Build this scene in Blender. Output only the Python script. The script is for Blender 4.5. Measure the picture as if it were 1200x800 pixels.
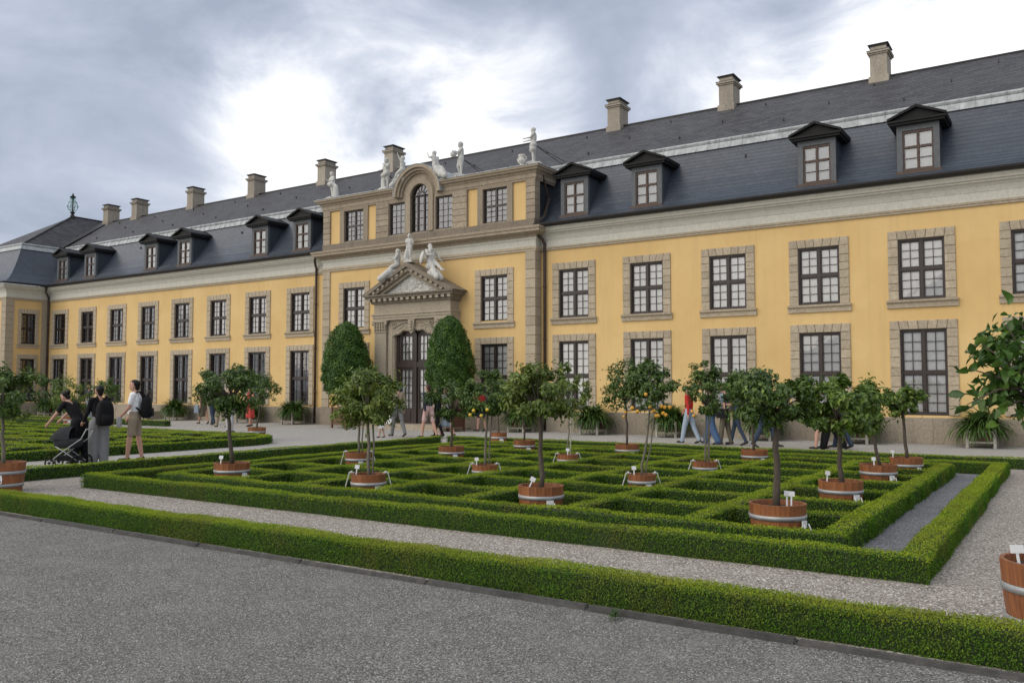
import bpy, bmesh, math, random
import numpy as np
from mathutils import Vector, Matrix
R = math.radians
random.seed(7); rng = np.random.default_rng(7)
for o in list(bpy.data.objects): bpy.data.objects.remove(o)
SC = bpy.context.scene; COL = SC.collection

# ------------------------------------------------------------------ camera
F_PX, PITCH, YAW, CAM_H = 993.0, R(3.15), R(33.38), 1.62
cd = bpy.data.cameras.new('camera'); cam = bpy.data.objects.new('camera', cd); COL.objects.link(cam)
cd.sensor_width = 36; cd.lens = F_PX/1200*36; cd.clip_end = 5000; cd.clip_start = .05
cam.location = (0, 0, CAM_H); cam.rotation_euler = (math.pi/2 + PITCH, 0, YAW)
SC.camera = cam

# ------------------------------------------------------------------ sky, sun, exposure
SUN_ELEV, SUN_AZ = R(36), R(212)          # azimuth clockwise from +Y: behind the camera, to its left
W = bpy.data.worlds.new('World'); SC.world = W; W.use_nodes = True
wn, wl = W.node_tree.nodes, W.node_tree.links; wn.clear()
def wnode(t, **k):
    n = wn.new(t)
    for a, b in k.items(): setattr(n, a, b)
    return n
def wmath(op, a, b=None):
    n = wnode('ShaderNodeMath', operation=op)
    for i, v in enumerate((a, b)):
        if v is None: continue
        if isinstance(v, (int, float)): n.inputs[i].default_value = v
        else: wl.new(v, n.inputs[i])
    return n.outputs[0]
sky = wnode('ShaderNodeTexSky', sky_type='NISHITA'); sky.sun_disc = False
sky.sun_elevation = SUN_ELEV; sky.sun_rotation = SUN_AZ; sky.air_density = 1.2; sky.dust_density = 2
tc = wnode('ShaderNodeTexCoord'); sx = wnode('ShaderNodeSeparateXYZ'); wl.new(tc.outputs['Generated'], sx.inputs[0])
zz = wmath('ADD', wmath('MAXIMUM', sx.outputs[2], 0.0), 0.34)
cx = wnode('ShaderNodeCombineXYZ')
wl.new(wmath('DIVIDE', sx.outputs[0], zz), cx.inputs[0]); wl.new(wmath('DIVIDE', sx.outputs[1], zz), cx.inputs[1])
def wnoise(scale, detail, rough, dist, off):
    mp = wnode('ShaderNodeMapping'); mp.inputs['Location'].default_value = off; wl.new(cx.outputs[0], mp.inputs[0])
    n = wnode('ShaderNodeTexNoise'); n.inputs['Scale'].default_value = scale; n.inputs['Detail'].default_value = detail
    n.inputs['Roughness'].default_value = rough; n.inputs['Distortion'].default_value = dist
    wl.new(mp.outputs[0], n.inputs['Vector']); return n.outputs[0]
SKY_OFF = (-10.14, 3.25, 0.0)
n1 = wnoise(0.62, 2, .45, .35, SKY_OFF)
mpz = wnode('ShaderNodeMapping'); mpz.inputs['Scale'].default_value = (1, 1, 1.9); mpz.inputs['Location'].default_value = (3.3, 1.7, .4); wl.new(tc.outputs['Generated'], mpz.inputs[0])
nz = wnode('ShaderNodeTexNoise'); wl.new(mpz.outputs[0], nz.inputs['Vector'])
for k_, v_ in (('Scale', 4.6), ('Detail', 10), ('Roughness', .58), ('Distortion', .35)): nz.inputs[k_].default_value = v_
n2 = nz.outputs[0]
mixn = wmath('ADD', wmath('MULTIPLY', n1, .42), wmath('MULTIPLY', n2, .58))
def cloud_mass(px, py, width, amp):      # a broad bank of thicker (-) or thinner (+) cloud seen in the photo
    x, y = (px-600)/F_PX, -(py-400)/F_PX; fy = math.cos(PITCH)-math.sin(PITCH)*y; z = math.sin(PITCH)+math.cos(PITCH)*y
    v = Vector((math.cos(YAW)*x-math.sin(YAW)*fy, math.sin(YAW)*x+math.cos(YAW)*fy, z)).normalized()
    dn = wnode('ShaderNodeVectorMath', operation='DOT_PRODUCT'); wl.new(tc.outputs['Generated'], dn.inputs[0]); dn.inputs[1].default_value = v
    mr = wnode('ShaderNodeMapRange', interpolation_type='SMOOTHERSTEP'); mr.inputs[1].default_value = math.cos(R(width)); mr.inputs[2].default_value = 1.0; mr.inputs[3].default_value = 0; mr.inputs[4].default_value = amp
    wl.new(dn.outputs['Value'], mr.inputs[0]); return mr.outputs[0]
for a in ((420, 165, 12, .15), (585, 130, 8, .14), (300, 110, 6, .06), (1165, 10, 12, .19), (830, 105, 7, .06), (60, 170, 17, -.06), (60, 10, 13, -.03), (720, 65, 10, -.07), (420, -15, 12, -.10), (640, -10, 10, -.06)):
    mixn = wmath('ADD', mixn, wmath('MULTIPLY', cloud_mass(*a), wmath('MULTIPLY', n2, 2.1)))
mixn = wmath('ADD', wmath('MULTIPLY', mixn, 1.12), -.055)
rp = wnode('ShaderNodeValToRGB'); wl.new(mixn, rp.inputs[0])
el = rp.color_ramp.elements
el[0].position = .36; el[0].color = (.335, .38, .475, 1)
el[1].position = .80; el[1].color = (1.05, 1.05, 1.05, 1)
e = el.new(.45); e.color = (.455, .50, .60, 1)
e = el.new(.525); e.color = (.625, .66, .745, 1)
e = el.new(.575); e.color = (.80, .82, .87, 1)
e = el.new(.625); e.color = (.95, .96, .975, 1)
sc_ = wnode('ShaderNodeVectorMath', operation='SCALE'); wl.new(rp.outputs[0], sc_.inputs[0]); sc_.inputs['Scale'].default_value = 10.0
mx = wnode('ShaderNodeMix', data_type='RGBA'); mx.inputs[0].default_value = .92
wl.new(sky.outputs[0], mx.inputs[6]); wl.new(sc_.outputs[0], mx.inputs[7])
bg = wnode('ShaderNodeBackground'); bg.inputs[1].default_value = .1; wl.new(mx.outputs[2], bg.inputs[0])
wo = wnode('ShaderNodeOutputWorld'); wl.new(bg.outputs[0], wo.inputs[0])
sl = bpy.data.lights.new('sun', 'SUN'); sl.energy = 1.5; sl.angle = R(75); sl.color = (1, .91, .78)
so = bpy.data.objects.new('sun', sl); COL.objects.link(so)
sdir = Vector((math.sin(SUN_AZ)*math.cos(SUN_ELEV), math.cos(SUN_AZ)*math.cos(SUN_ELEV), math.sin(SUN_ELEV)))
so.rotation_euler = (-sdir).to_track_quat('-Z', 'Y').to_euler(); so.location = sdir*80
SC.view_settings.view_transform = 'Standard'; SC.view_settings.look = 'None'
SC.view_settings.exposure = 0.3; SC.view_settings.gamma = 1.0; SC.view_settings.use_curve_mapping = False

# ------------------------------------------------------------------ photo pixel -> direction (1200x800 photo)
def ray(px, py):
    x, y = (px-600)/F_PX, -(py-400)/F_PX
    fy = math.cos(PITCH)-math.sin(PITCH)*y; z = math.sin(PITCH)+math.cos(PITCH)*y
    return Vector((math.cos(YAW)*x-math.sin(YAW)*fy, math.sin(YAW)*x+math.cos(YAW)*fy, z))
def G(px, py, z=0.0):
    d = ray(px, py); t = (z-CAM_H)/d.z
    return (d.x*t, d.y*t)
def FC(px, py, Y):
    d = ray(px, py); t = Y/d.y
    return (d.x*t, CAM_H+d.z*t)
def depth(x, y): return -math.sin(YAW)*x+math.cos(YAW)*y

# ------------------------------------------------------------------ materials
MATS = {}
def nmat(name):
    m = bpy.data.materials.new(name); m.use_nodes = True
    nt = m.node_tree; b = nt.nodes['Principled BSDF']; MATS[name] = m
    return m, nt, b
def node(nt, t, **k):
    n = nt.nodes.new(t)
    for a, b in k.items(): setattr(n, a, b)
    return n
def setin(n, **k):
    for a, v in k.items(): n.inputs[a.replace('_', ' ')].default_value = v
def coords(nt, kind='Object', scale=(1, 1, 1), world=False):
    if world:
        g = node(nt, 'ShaderNodeNewGeometry'); out = g.outputs['Position']
    else:
        t = node(nt, 'ShaderNodeTexCoord'); out = t.outputs[kind]
    mp = node(nt, 'ShaderNodeMapping'); mp.inputs['Scale'].default_value = scale
    nt.links.new(out, mp.inputs[0]); return mp.outputs[0]
def noise(nt, vec, scale, detail=4, rough=.55, dist=0):
    n = node(nt, 'ShaderNodeTexNoise'); setin(n, Scale=scale, Detail=detail, Roughness=rough, Distortion=dist)
    nt.links.new(vec, n.inputs['Vector']); return n.outputs[0]
def ramp(nt, fac, stops):
    r = node(nt, 'ShaderNodeValToRGB'); e = r.color_ramp.elements
    while len(e) < len(stops): e.new(.5)
    for x, (p, c) in zip(e, stops):
        x.position = p; x.color = (*c, 1) if len(c) == 3 else c
    nt.links.new(fac, r.inputs[0]); return r.outputs[0]
def mixc(nt, fac, a, b, mode='MIX'):
    m = node(nt, 'ShaderNodeMix', data_type='RGBA', blend_type=mode)
    for i, v in ((0, fac), (6, a), (7, b)):
        if hasattr(v, 'links'): nt.links.new(v, m.inputs[i])
        elif i == 0: m.inputs[0].default_value = v
        else: m.inputs[i].default_value = (*v, 1)
    return m.outputs[2]
def bump(nt, b, h, strength=.3, dist=.01):
    n = node(nt, 'ShaderNodeBump'); setin(n, Strength=strength, Distance=dist)
    nt.links.new(h, n.inputs['Height']); nt.links.new(n.outputs[0], b.inputs['Normal'])
def rnd(nt):
    return node(nt, 'ShaderNodeObjectInfo').outputs['Random']
def attr(nt, name):
    a = node(nt, 'ShaderNodeAttribute'); a.attribute_name = name; return a.outputs['Fac']

def stone_mat(name, c0, c1, c2, sc=1.0, rand=.12, rough=.9, stain=.25, dirt=(.16, .14, .12)):
    m, nt, b = nmat(name)
    v = coords(nt, world=True)
    n1 = noise(nt, v, 1.3*sc, 5, .6); n2 = noise(nt, v, 14*sc, 5, .65); n3 = noise(nt, v, 70, 3, .6)
    col = ramp(nt, n2, [(.25, c0), (.5, c1), (.75, c2)])
    r = rnd(nt); hv = node(nt, 'ShaderNodeHueSaturation')
    mr = node(nt, 'ShaderNodeMapRange'); setin(mr, To_Min=1-rand, To_Max=1+rand); nt.links.new(r, mr.inputs[0])
    nt.links.new(mr.outputs[0], hv.inputs['Value']); nt.links.new(col, hv.inputs['Color'])
    vs = coords(nt, world=True, scale=(2.2, 2.2, .5)); n4 = noise(nt, vs, 1.6, 6, .65)
    st = ramp(nt, n4, [(.48, (0, 0, 0)), (.78, (stain, stain, stain))])
    col = mixc(nt, st, hv.outputs[0], dirt)
    nt.links.new(col, b.inputs['Base Color']); setin(b, Roughness=rough)
    bump(nt, b, n3, .35, .006); return m
stone_mat('sandstone', (.30, .25, .18), (.42, .35, .25), (.50, .43, .32), rand=.11)
stone_mat('brownstone', (.23, .185, .13), (.335, .275, .20), (.42, .355, .27), rand=.13, stain=.4, dirt=(.12, .10, .08))
stone_mat('darkstone', (.15, .125, .092), (.215, .18, .135), (.28, .24, .185), rand=.1, stain=.5, dirt=(.06, .055, .05))
stone_mat('plinthstone', (.19, .16, .12), (.29, .245, .185), (.37, .315, .245), rand=.16, stain=.5, dirt=(.10, .09, .075))
stone_mat('portalstone', (.27, .23, .17), (.37, .315, .235), (.44, .385, .295), rand=.08, stain=.35)
stone_mat('palestone', (.47, .46, .395), (.57, .555, .475), (.63, .615, .54), rand=.03, stain=.22, dirt=(.26, .25, .22))
stone_mat('statuestone', (.42, .41, .38), (.56, .55, .51), (.66, .65, .61), sc=1.5, rand=.05, stain=.5, dirt=(.22, .215, .2))
stone_mat('chimneystone', (.26, .225, .175), (.36, .315, .25), (.44, .39, .32), rand=.15, stain=.5, dirt=(.12, .11, .1))
stone_mat('kerbstone', (.045, .044, .042), (.075, .072, .068), (.115, .11, .10), rand=.2, stain=.4, dirt=(.03, .03, .028))

def plaster():
    m, nt, b = nmat('plaster'); v = coords(nt, world=True)
    n1 = noise(nt, v, .5, 5, .6); n2 = noise(nt, v, 6, 5, .6); n3 = noise(nt, v, 120, 3)
    c = ramp(nt, n1, [(.3, (.64, .43, .175)), (.55, (.70, .482, .205)), (.75, (.74, .525, .238))])
    c = mixc(nt, ramp(nt, n2, [(.4, (0, 0, 0)), (.8, (.22, .22, .22))]), c, (.62, .43, .19))
    vs = coords(nt, world=True, scale=(3.5, 3.5, .18)); n4 = noise(nt, vs, 1.4, 5, .6)
    c = mixc(nt, ramp(nt, n4, [(.50, (0, 0, 0)), (.78, (.32, .32, .32))]), c, (.47, .34, .17))
    vp = coords(nt, world=True, scale=(.4, .4, .55)); n5 = noise(nt, vp, 1.0, 2, .5)
    c = mixc(nt, ramp(nt, n5, [(.60, (0, 0, 0)), (.64, (.16, .16, .16))]), c, (.80, .60, .28))
    nt.links.new(c, b.inputs['Base Color']); setin(b, Roughness=.92); bump(nt, b, n3, .2, .004)
plaster()

def slate(name, c1, c2, cm, rough, bw, rh, tint):
    m, nt, b = nmat(name)
    t = node(nt, 'ShaderNodeTexCoord'); br = node(nt, 'ShaderNodeTexBrick')
    nt.links.new(t.outputs['UV'], br.inputs['Vector'])
    setin(br, Color1=(*c1, 1), Color2=(*c2, 1), Mortar=(*cm, 1), Scale=1.0, Mortar_Size=.006, Mortar_Smooth=.2, Bias=0.0, Brick_Width=bw, Row_Height=rh)
    v = coords(nt, world=True); n1 = noise(nt, v, .45, 6, .65); n2 = noise(nt, v, 9, 4, .6)
    c = mixc(nt, ramp(nt, n1, [(.35, (0, 0, 0)), (.75, (.55, .55, .55))]), br.outputs[0], tint)
    c = mixc(nt, ramp(nt, n2, [(.45, (0, 0, 0)), (.8, (.35, .35, .35))]), c, tuple(x*.55 for x in c1))
    nt.links.new(c, b.inputs['Base Color'])
    rr = node(nt, 'ShaderNodeMapRange'); setin(rr, To_Min=rough-.12, To_Max=rough+.15); nt.links.new(n2, rr.inputs[0]); nt.links.new(rr.outputs[0], b.inputs['Roughness'])
    h = mixc(nt, .5, br.outputs[0], n2)
    bump(nt, b, h, .5, .012); return m
slate('slate_steep', (.039, .049, .064), (.056, .068, .086), (.034, .042, .054), .36, .24, .17, (.072, .086, .108))
slate('slate_upper', (.032, .031, .035), (.078, .076, .079), (.026, .025, .028), .58, .34, .20, (.078, .076, .078))

def simple(name, c, rough=.6, metal=0, var=.15, scale=8, bumpd=0, spec=.5, vec=(1, 1, 1), rand=0.0):
    m, nt, b = nmat(name); v = coords(nt, scale=vec); n = noise(nt, v, scale, 5, .6)
    lo = tuple(x*(1-var) for x in c); hi = tuple(min(1, x*(1+var)) for x in c)
    col = ramp(nt, n, [(.3, lo), (.7, hi)])
    if rand:
        hv = node(nt, 'ShaderNodeHueSaturation'); mr = node(nt, 'ShaderNodeMapRange'); setin(mr, To_Min=1-rand, To_Max=1+rand)
        nt.links.new(rnd(nt), mr.inputs[0]); nt.links.new(mr.outputs[0], hv.inputs['Value']); nt.links.new(col, hv.inputs['Color']); col = hv.outputs[0]
    nt.links.new(col, b.inputs['Base Color']); setin(b, Roughness=rough, Metallic=metal); b.inputs['Specular IOR Level'].default_value = spec
    if bumpd: bump(nt, b, n, .5, bumpd)
    return m
simple('lead', (.36, .38, .38), .5, .0, .3, 6, .004, vec=(1, 1, .4))
simple('dark_metal', (.016, .014, .013), .5, 0, .3, 6)
simple('pipe_metal', (.05, .032, .024), .5, 0, .3, 6)
simple('frame_wood', (.032, .021, .018), .42, 0, .25, 10)
simple('dormer_black', (.009, .009, .009), .6, 0, .3, 6, spec=.25)
simple('mortar', (.085, .07, .052), .95, 0, .3, 20)
simple('bracket_metal', (.62, .62, .60), .5, .1, .1, 10)
simple('door_wood', (.028, .016, .013), .42, 0, .3, 10, vec=(6, 6, .6))
simple('dormer_trim', (.105, .112, .118), .7, 0, .15, 8)
simple('dormer_wood', (.075, .045, .032), .6, 0, .2, 8)
simple('curtain', (.88, .855, .835), .9, 0, .05, 2, rand=.09)
simple('blind_cool', (.60, .62, .64), .9, 0, .08, 2, rand=.12)
simple('curtain_grey', (.34, .35, .37), .9, 0, .10, 2)
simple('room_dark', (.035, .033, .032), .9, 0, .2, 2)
simple('copper_green', (.16, .34, .28), .7, 0, .3, 10)
simple('white_paint', (.46, .43, .37), .7, 0, .2, 14)
simple('panel_brown', (.115, .052, .03), .6, 0, .25, 10, vec=(1, 1, 6), rand=.15)
simple('hoop', (.36, .37, .37), .45, .35, .15, 10)
simple('plastic_white', (.78, .78, .77), .5, 0, .03, 5)
simple('soil', (.035, .026, .019), .95, 0, .5, 40, .01)
simple('bark', (.085, .068, .05), .9, 0, .3, 30, .004, vec=(1, 1, .3))
simple('bark_pale', (.17, .15, .115), .9, 0, .25, 30, .004, vec=(1, 1, .3))
simple('fruit', (.70, .36, .04), .45, 0, .15, 20)
simple('fruit_lemon', (.68, .47, .05), .45, 0, .15, 20)
def wood_tub():
    m, nt, b = nmat('tub_wood'); v = coords(nt, scale=(14, 14, 1.1)); n = noise(nt, v, 3, 6, .65); n2 = noise(nt, coords(nt, world=True), 5, 3)
    c = ramp(nt, n, [(.3, (.175, .060, .021)), (.55, (.285, .103, .036)), (.75, (.37, .148, .054))])
    hv = node(nt, 'ShaderNodeHueSaturation'); mr = node(nt, 'ShaderNodeMapRange'); setin(mr, To_Min=.8, To_Max=1.18); nt.links.new(rnd(nt), mr.inputs[0])
    nt.links.new(mr.outputs[0], hv.inputs['Value']); nt.links.new(c, hv.inputs['Color'])
    c = mixc(nt, ramp(nt, n2, [(.5, (0, 0, 0)), (.8, (.5, .5, .5))]), hv.outputs[0], (.10, .045, .022))
    nt.links.new(c, b.inputs['Base Color']); setin(b, Roughness=.5); bump(nt, b, n, .3, .003)
wood_tub()
def glass():
    m, nt, b = nmat('pane_glass'); nt.nodes.remove(b)
    out = nt.nodes['Material Output']; tr = node(nt, 'ShaderNodeBsdfTransparent'); gl = node(nt, 'ShaderNodeBsdfGlossy'); setin(gl, Roughness=.03)
    tr.inputs[0].default_value = (.93, .95, .95, 1)
    v = coords(nt, world=True); n = noise(nt, v, 2.2, 2); bp = node(nt, 'ShaderNodeBump'); setin(bp, Strength=.12, Distance=.02)
    nt.links.new(n, bp.inputs['Height']); nt.links.new(bp.outputs[0], gl.inputs['Normal'])
    fr = node(nt, 'ShaderNodeFresnel'); setin(fr, IOR=1.55); ad = node(nt, 'ShaderNodeMath', operation='ADD'); nt.links.new(fr.outputs[0], ad.inputs[0]); ad.inputs[1].default_value = .08
    mx = node(nt, 'ShaderNodeMixShader'); nt.links.new(ad.outputs[0], mx.inputs[0]); nt.links.new(tr.outputs[0], mx.inputs[1]); nt.links.new(gl.outputs[0], mx.inputs[2])
    nt.links.new(mx.outputs[0], out.inputs[0])
glass()

def leaf_mat(name, dark, mid, light, rough=.45, trans=.25, patch=0.0, patchc=(.16, .13, .03), spec=.5):
    m, nt, b = nmat(name); a = attr(nt, 'var')
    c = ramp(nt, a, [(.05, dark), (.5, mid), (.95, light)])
    if patch:
        n = noise(nt, coords(nt, world=True), 1.1, 5, .65)
        c = mixc(nt, ramp(nt, n, [(.5, (0, 0, 0)), (.72, (patch,)*3)]), c, patchc)
    nt.links.new(c, b.inputs['Base Color']); setin(b, Roughness=rough); b.inputs['Specular IOR Level'].default_value = spec
    if trans:
        t = node(nt, 'ShaderNodeBsdfTranslucent'); nt.links.new(c, t.inputs[0]); mx = node(nt, 'ShaderNodeMixShader'); mx.inputs[0].default_value = trans
        nt.links.new(b.outputs[0], mx.inputs[1]); nt.links.new(t.outputs[0], mx.inputs[2]); nt.links.new(mx.outputs[0], nt.nodes['Material Output'].inputs[0])
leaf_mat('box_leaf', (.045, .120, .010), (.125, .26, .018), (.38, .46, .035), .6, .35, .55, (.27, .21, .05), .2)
leaf_mat('citrus_dark', (.032, .068, .010), (.080, .15, .021), (.22, .30, .055), .38, .25)
leaf_mat('citrus_mid', (.050, .10, .012), (.125, .21, .026), (.30, .38, .07), .38, .3)
leaf_mat('citrus_light', (.058, .105, .013), (.15, .215, .032), (.32, .37, .08), .4, .3)
leaf_mat('bay_leaf', (.024, .080, .008), (.070, .165, .016), (.19, .30, .04), .42, .3)
leaf_mat('strap_leaf', (.026, .065, .012), (.065, .13, .024), (.14, .21, .045), .42, .3)
leaf_mat('big_leaf', (.030, .075, .011), (.066, .145, .02), (.14, .23, .04), .38, .3)
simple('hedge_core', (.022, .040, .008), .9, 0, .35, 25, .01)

def gravel(name, cols, scale, big, bstr, shade=.0):
    m, nt, b = nmat(name); v = coords(nt, world=True)
    def vor(s, feat='F1'):
        n = node(nt, 'ShaderNodeTexVoronoi', feature=feat); setin(n, Scale=s, Randomness=1.0); nt.links.new(v, n.inputs['Vector']); return n
    a = vor(scale); sep = node(nt, 'ShaderNodeSeparateColor'); nt.links.new(a.outputs['Color'], sep.inputs[0])
    c = ramp(nt, sep.outputs[0], [(0, cols[0]), (.35, cols[1]), (.7, cols[2]), (1, cols[3])])
    a2 = vor(scale*2.3); sep2 = node(nt, 'ShaderNodeSeparateColor'); nt.links.new(a2.outputs['Color'], sep2.inputs[0])
    c2 = ramp(nt, sep2.outputs[1], [(0, cols[0]), (.5, cols[1]), (1, cols[2])])
    pick = ramp(nt, noise(nt, v, scale*.35, 2), [(.45, (0, 0, 0)), (.55, (1, 1, 1))])
    c = mixc(nt, pick, c, c2)
    gap = ramp(nt, a.outputs['Distance'], [(.3, (0, 0, 0)), (.75, (.75, .75, .75))])
    c = mixc(nt, gap, c, tuple(x*.35 for x in cols[0]))
    n = noise(nt, v, .55, 5, .6); c = mixc(nt, ramp(nt, n, [(.35, (0, 0, 0)), (.75, (big,)*3)]), c, tuple(x*.62 for x in cols[1]))
    n = noise(nt, v, 2.6, 4, .6); c = mixc(nt, ramp(nt, n, [(.45, (0, 0, 0)), (.8, (big*.6,)*3)]), c, cols[2])
    nt.links.new(c, b.inputs['Base Color']); setin(b, Roughness=.9); b.inputs['Specular IOR Level'].default_value = .25
    inv = node(nt, 'ShaderNodeMath', operation='SUBTRACT'); inv.inputs[0].default_value = 1; nt.links.new(a.outputs['Distance'], inv.inputs[1])
    bump(nt, b, inv.outputs[0], bstr, .012)
gravel('gravel_grey', [(.10, .097, .086), (.25, .242, .218), (.39, .378, .345), (.62, .605, .56)], 75, .5, .9)
gravel('gravel_promenade', [(.36, .345, .315), (.52, .50, .46), (.63, .61, .565), (.76, .74, .69)], 60, .3, .7)
gravel('gravel_pale', [(.23, .198, .165), (.45, .40, .345), (.63, .57, .505), (.83, .77, .70)], 52, .35, .9)
gravel('gravel_blue', [(.13, .134, .142), (.25, .255, .268), (.37, .375, .385), (.55, .555, .565)], 52, .4, .9)

def cloth(name, c, rough=.85, var=.12):
    if name not in MATS: simple(name, c, rough, 0, var, 14, .004, .2)
    return name
cloth('skin', (.50, .29, .21), .55, .06); cloth('skin_tan', (.40, .22, .15), .55, .06)
cloth('hair_dark', (.012, .010, .009), .5); cloth('hair_brown', (.05, .03, .018), .5); cloth('hair_grey', (.33, .31, .29), .6)
for n, c in dict(black=(.010, .010, .011), white=(.86, .86, .87), navy=(.022, .028, .045), grey=(.20, .20, .20), beige=(.32, .26, .19),
                 khaki=(.13, .115, .08), red=(.50, .035, .03), coral=(.55, .07, .06), jeans=(.07, .12, .22), pale_jeans=(.33, .40, .47),
                 dark_jeans=(.04, .058, .09), greyblue=(.22, .27, .33), pink=(.55, .38, .36), light_grey=(.42, .42, .43), cream=(.55, .50, .42), shoe=(.05, .045, .04)).items():
    cloth(n, c)

# ------------------------------------------------------------------ mesh helpers
def link(name, me, mat=None, parent=None, loc=None, rotz=None, smooth=False):
    if isinstance(mat, str): mat = [mat]
    if mat and not me.materials:
        for x in mat: me.materials.append(MATS[x])
    o = bpy.data.objects.new(name, me); COL.objects.link(o)
    if parent is not None: o.parent = parent
    if loc is not None: o.location = loc
    if rotz is not None: o.rotation_euler = (0, 0, rotz)
    if smooth and me is not None: me.polygons.foreach_set('use_smooth', [True]*len(me.polygons))
    return o
def tag(o, label=None, cat=None, group=None, kind=None):
    if label: o['label'] = label
    if cat: o['category'] = cat
    if group: o['group'] = group
    if kind: o['kind'] = kind
    return o
def empty(name, loc, rotz=0, label=None, cat=None, group=None):
    o = bpy.data.objects.new(name, None); COL.objects.link(o); o.location = loc; o.rotation_euler = (0, 0, rotz); o.empty_display_size = .1
    return tag(o, label, cat, group)
class MB:
    def __init__(s): s.v = []; s.f = []; s.m = []; s.uv = None
    def add(s, vs, fs, mi=0):
        n = len(s.v); s.v += [tuple(a) for a in vs]; s.f += [tuple(i+n for i in q) for q in fs]; s.m += [mi]*len(fs); return s
    def box(s, x0, x1, y0, y1, z0, z1, mi=0, b=0.0):
        if b:   # chamfer the four vertical-front edges: a box with bevelled front face (front = -y)
            vs = [(x0, y1, z0), (x1, y1, z0), (x1, y1, z1), (x0, y1, z1), (x0, y0+b, z0), (x1, y0+b, z0), (x1, y0+b, z1), (x0, y0+b, z1),
                  (x0+b, y0, z0+b), (x1-b, y0, z0+b), (x1-b, y0, z1-b), (x0+b, y0, z1-b)]
            fs = [(8, 9, 10, 11), (4, 5, 9, 8), (5, 6, 10, 9), (6, 7, 11, 10), (7, 4, 8, 11), (0, 1, 5, 4), (1, 2, 6, 5), (2, 3, 7, 6), (3, 0, 4, 7), (3, 2, 1, 0)]
            return s.add(vs, fs, mi)
        vs = [(x0, y0, z0), (x1, y0, z0), (x1, y1, z0), (x0, y1, z0), (x0, y0, z1), (x1, y0, z1), (x1, y1, z1), (x0, y1, z1)]
        return s.add(vs, [(0, 3, 2, 1), (4, 5, 6, 7), (0, 1, 5, 4), (1, 2, 6, 5), (2, 3, 7, 6), (3, 0, 4, 7)], mi)
    def prism_y(s, pts, y0, y1, mi=0):      # polygon in (x,z), extruded y0 (front) .. y1
        n = len(pts); vs = [(x, y0, z) for x, z in pts]+[(x, y1, z) for x, z in pts]
        fs = [tuple(range(n)), tuple(range(2*n-1, n-1, -1))]+[(i, (i+n), (i+1) % n+n, (i+1) % n) for i in range(n)]
        return s.add(vs, fs, mi)
    def sweep_x(s, prof, x0, x1, mi=0, cap=True, closed=False):   # open profile (y,z) list swept along x
        n = len(prof); vs = [(x0, y, z) for y, z in prof]+[(x1, y, z) for y, z in prof]
        fs = [(i, i+n, i+1+n, i+1) for i in range(n-1)]
        if closed: fs.append((n-1, 2*n-1, n, 0))
        if cap: fs += [tuple(range(n)), tuple(range(2*n-1, n-1, -1))]
        return s.add(vs, fs, mi)
    def sweep(s, prof, path, mi=0, closed=False):     # prof: (out, z); path: list of ((x,y),(nx,ny)) mitre normals
        n = len(prof); vs = []; fs = []
        for (x, y), (nx, ny) in path:
            vs += [(x+nx*o, y+ny*o, z) for o, z in prof]
        k = len(path)
        for j in range(k-1 if not closed else k):
            a, b = j*n, ((j+1) % k)*n
            fs += [(a+i, b+i, b+i+1, a+i+1) for i in range(n-1)]
        return s.add(vs, fs, mi)
    def cyl(s, p0, p1, r0, r1=None, n=10, mi=0, cap=True):
        r1 = r0 if r1 is None else r1; return s.tube([p0, p1], [r0, r1], n, mi, cap)
    def tube(s, pts, rad, n=8, mi=0, cap=True):
        pts = [Vector(p) for p in pts]; vs = []; fs = []; up = None
        for i, p in enumerate(pts):
            t = (pts[min(i+1, len(pts)-1)]-pts[max(i-1, 0)]).normalized()
            if up is None: up = Vector((0, 0, 1)) if abs(t.z) < .9 else Vector((1, 0, 0))
            a = t.cross(up).normalized(); up = a.cross(t).normalized()
            r = rad[i] if isinstance(rad, (list, tuple)) else rad
            for k in range(n):
                th = 2*math.pi*k/n; vs.append(p+(a*math.cos(th)+up*math.sin(th))*r)
        for i in range(len(pts)-1):
            for k in range(n): fs.append((i*n+k, i*n+(k+1) % n, (i+1)*n+(k+1) % n, (i+1)*n+k))
        if cap: fs += [tuple(range(n-1, -1, -1)), tuple(range((len(pts)-1)*n, len(pts)*n))]
        return s.add(vs, fs, mi)
    def lathe(s, prof, n=24, mi=0, c=(0, 0, 0)):      # (r,z)
        vs = []; fs = []
        for r, z in prof:
            for k in range(n): th = 2*math.pi*k/n; vs.append((c[0]+r*math.cos(th), c[1]+r*math.sin(th), c[2]+z))
        for i in range(len(prof)-1):
            for k in range(n): fs.append((i*n+k, i*n+(k+1) % n, (i+1)*n+(k+1) % n, (i+1)*n+k))
        return s.add(vs, fs, mi)
    def sphere(s, c, r, n=10, mi=0, sc=(1, 1, 1)):
        h = n//2; prof = [(math.sin(math.pi*i/h), -math.cos(math.pi*i/h)) for i in range(h+1)]
        k0 = len(s.v); s.lathe([(max(a, 1e-4), b) for a, b in prof], n, mi)
        for i in range(k0, len(s.v)):
            x, y, z = s.v[i]; s.v[i] = (c[0]+x*r*sc[0], c[1]+y*r*sc[1], c[2]+z*r*sc[2])
        return s
    def mesh(s, name):
        me = bpy.data.meshes.new(name); me.from_pydata(s.v, [], s.f)
        if any(s.m): me.polygons.foreach_set('material_index', s.m)
        me.update(); return me
    def build(s, name, mats, parent=None, loc=None, rotz=None, smooth=False):
        return link(name, s.mesh(name), mats, parent, loc, rotz, smooth)
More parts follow.
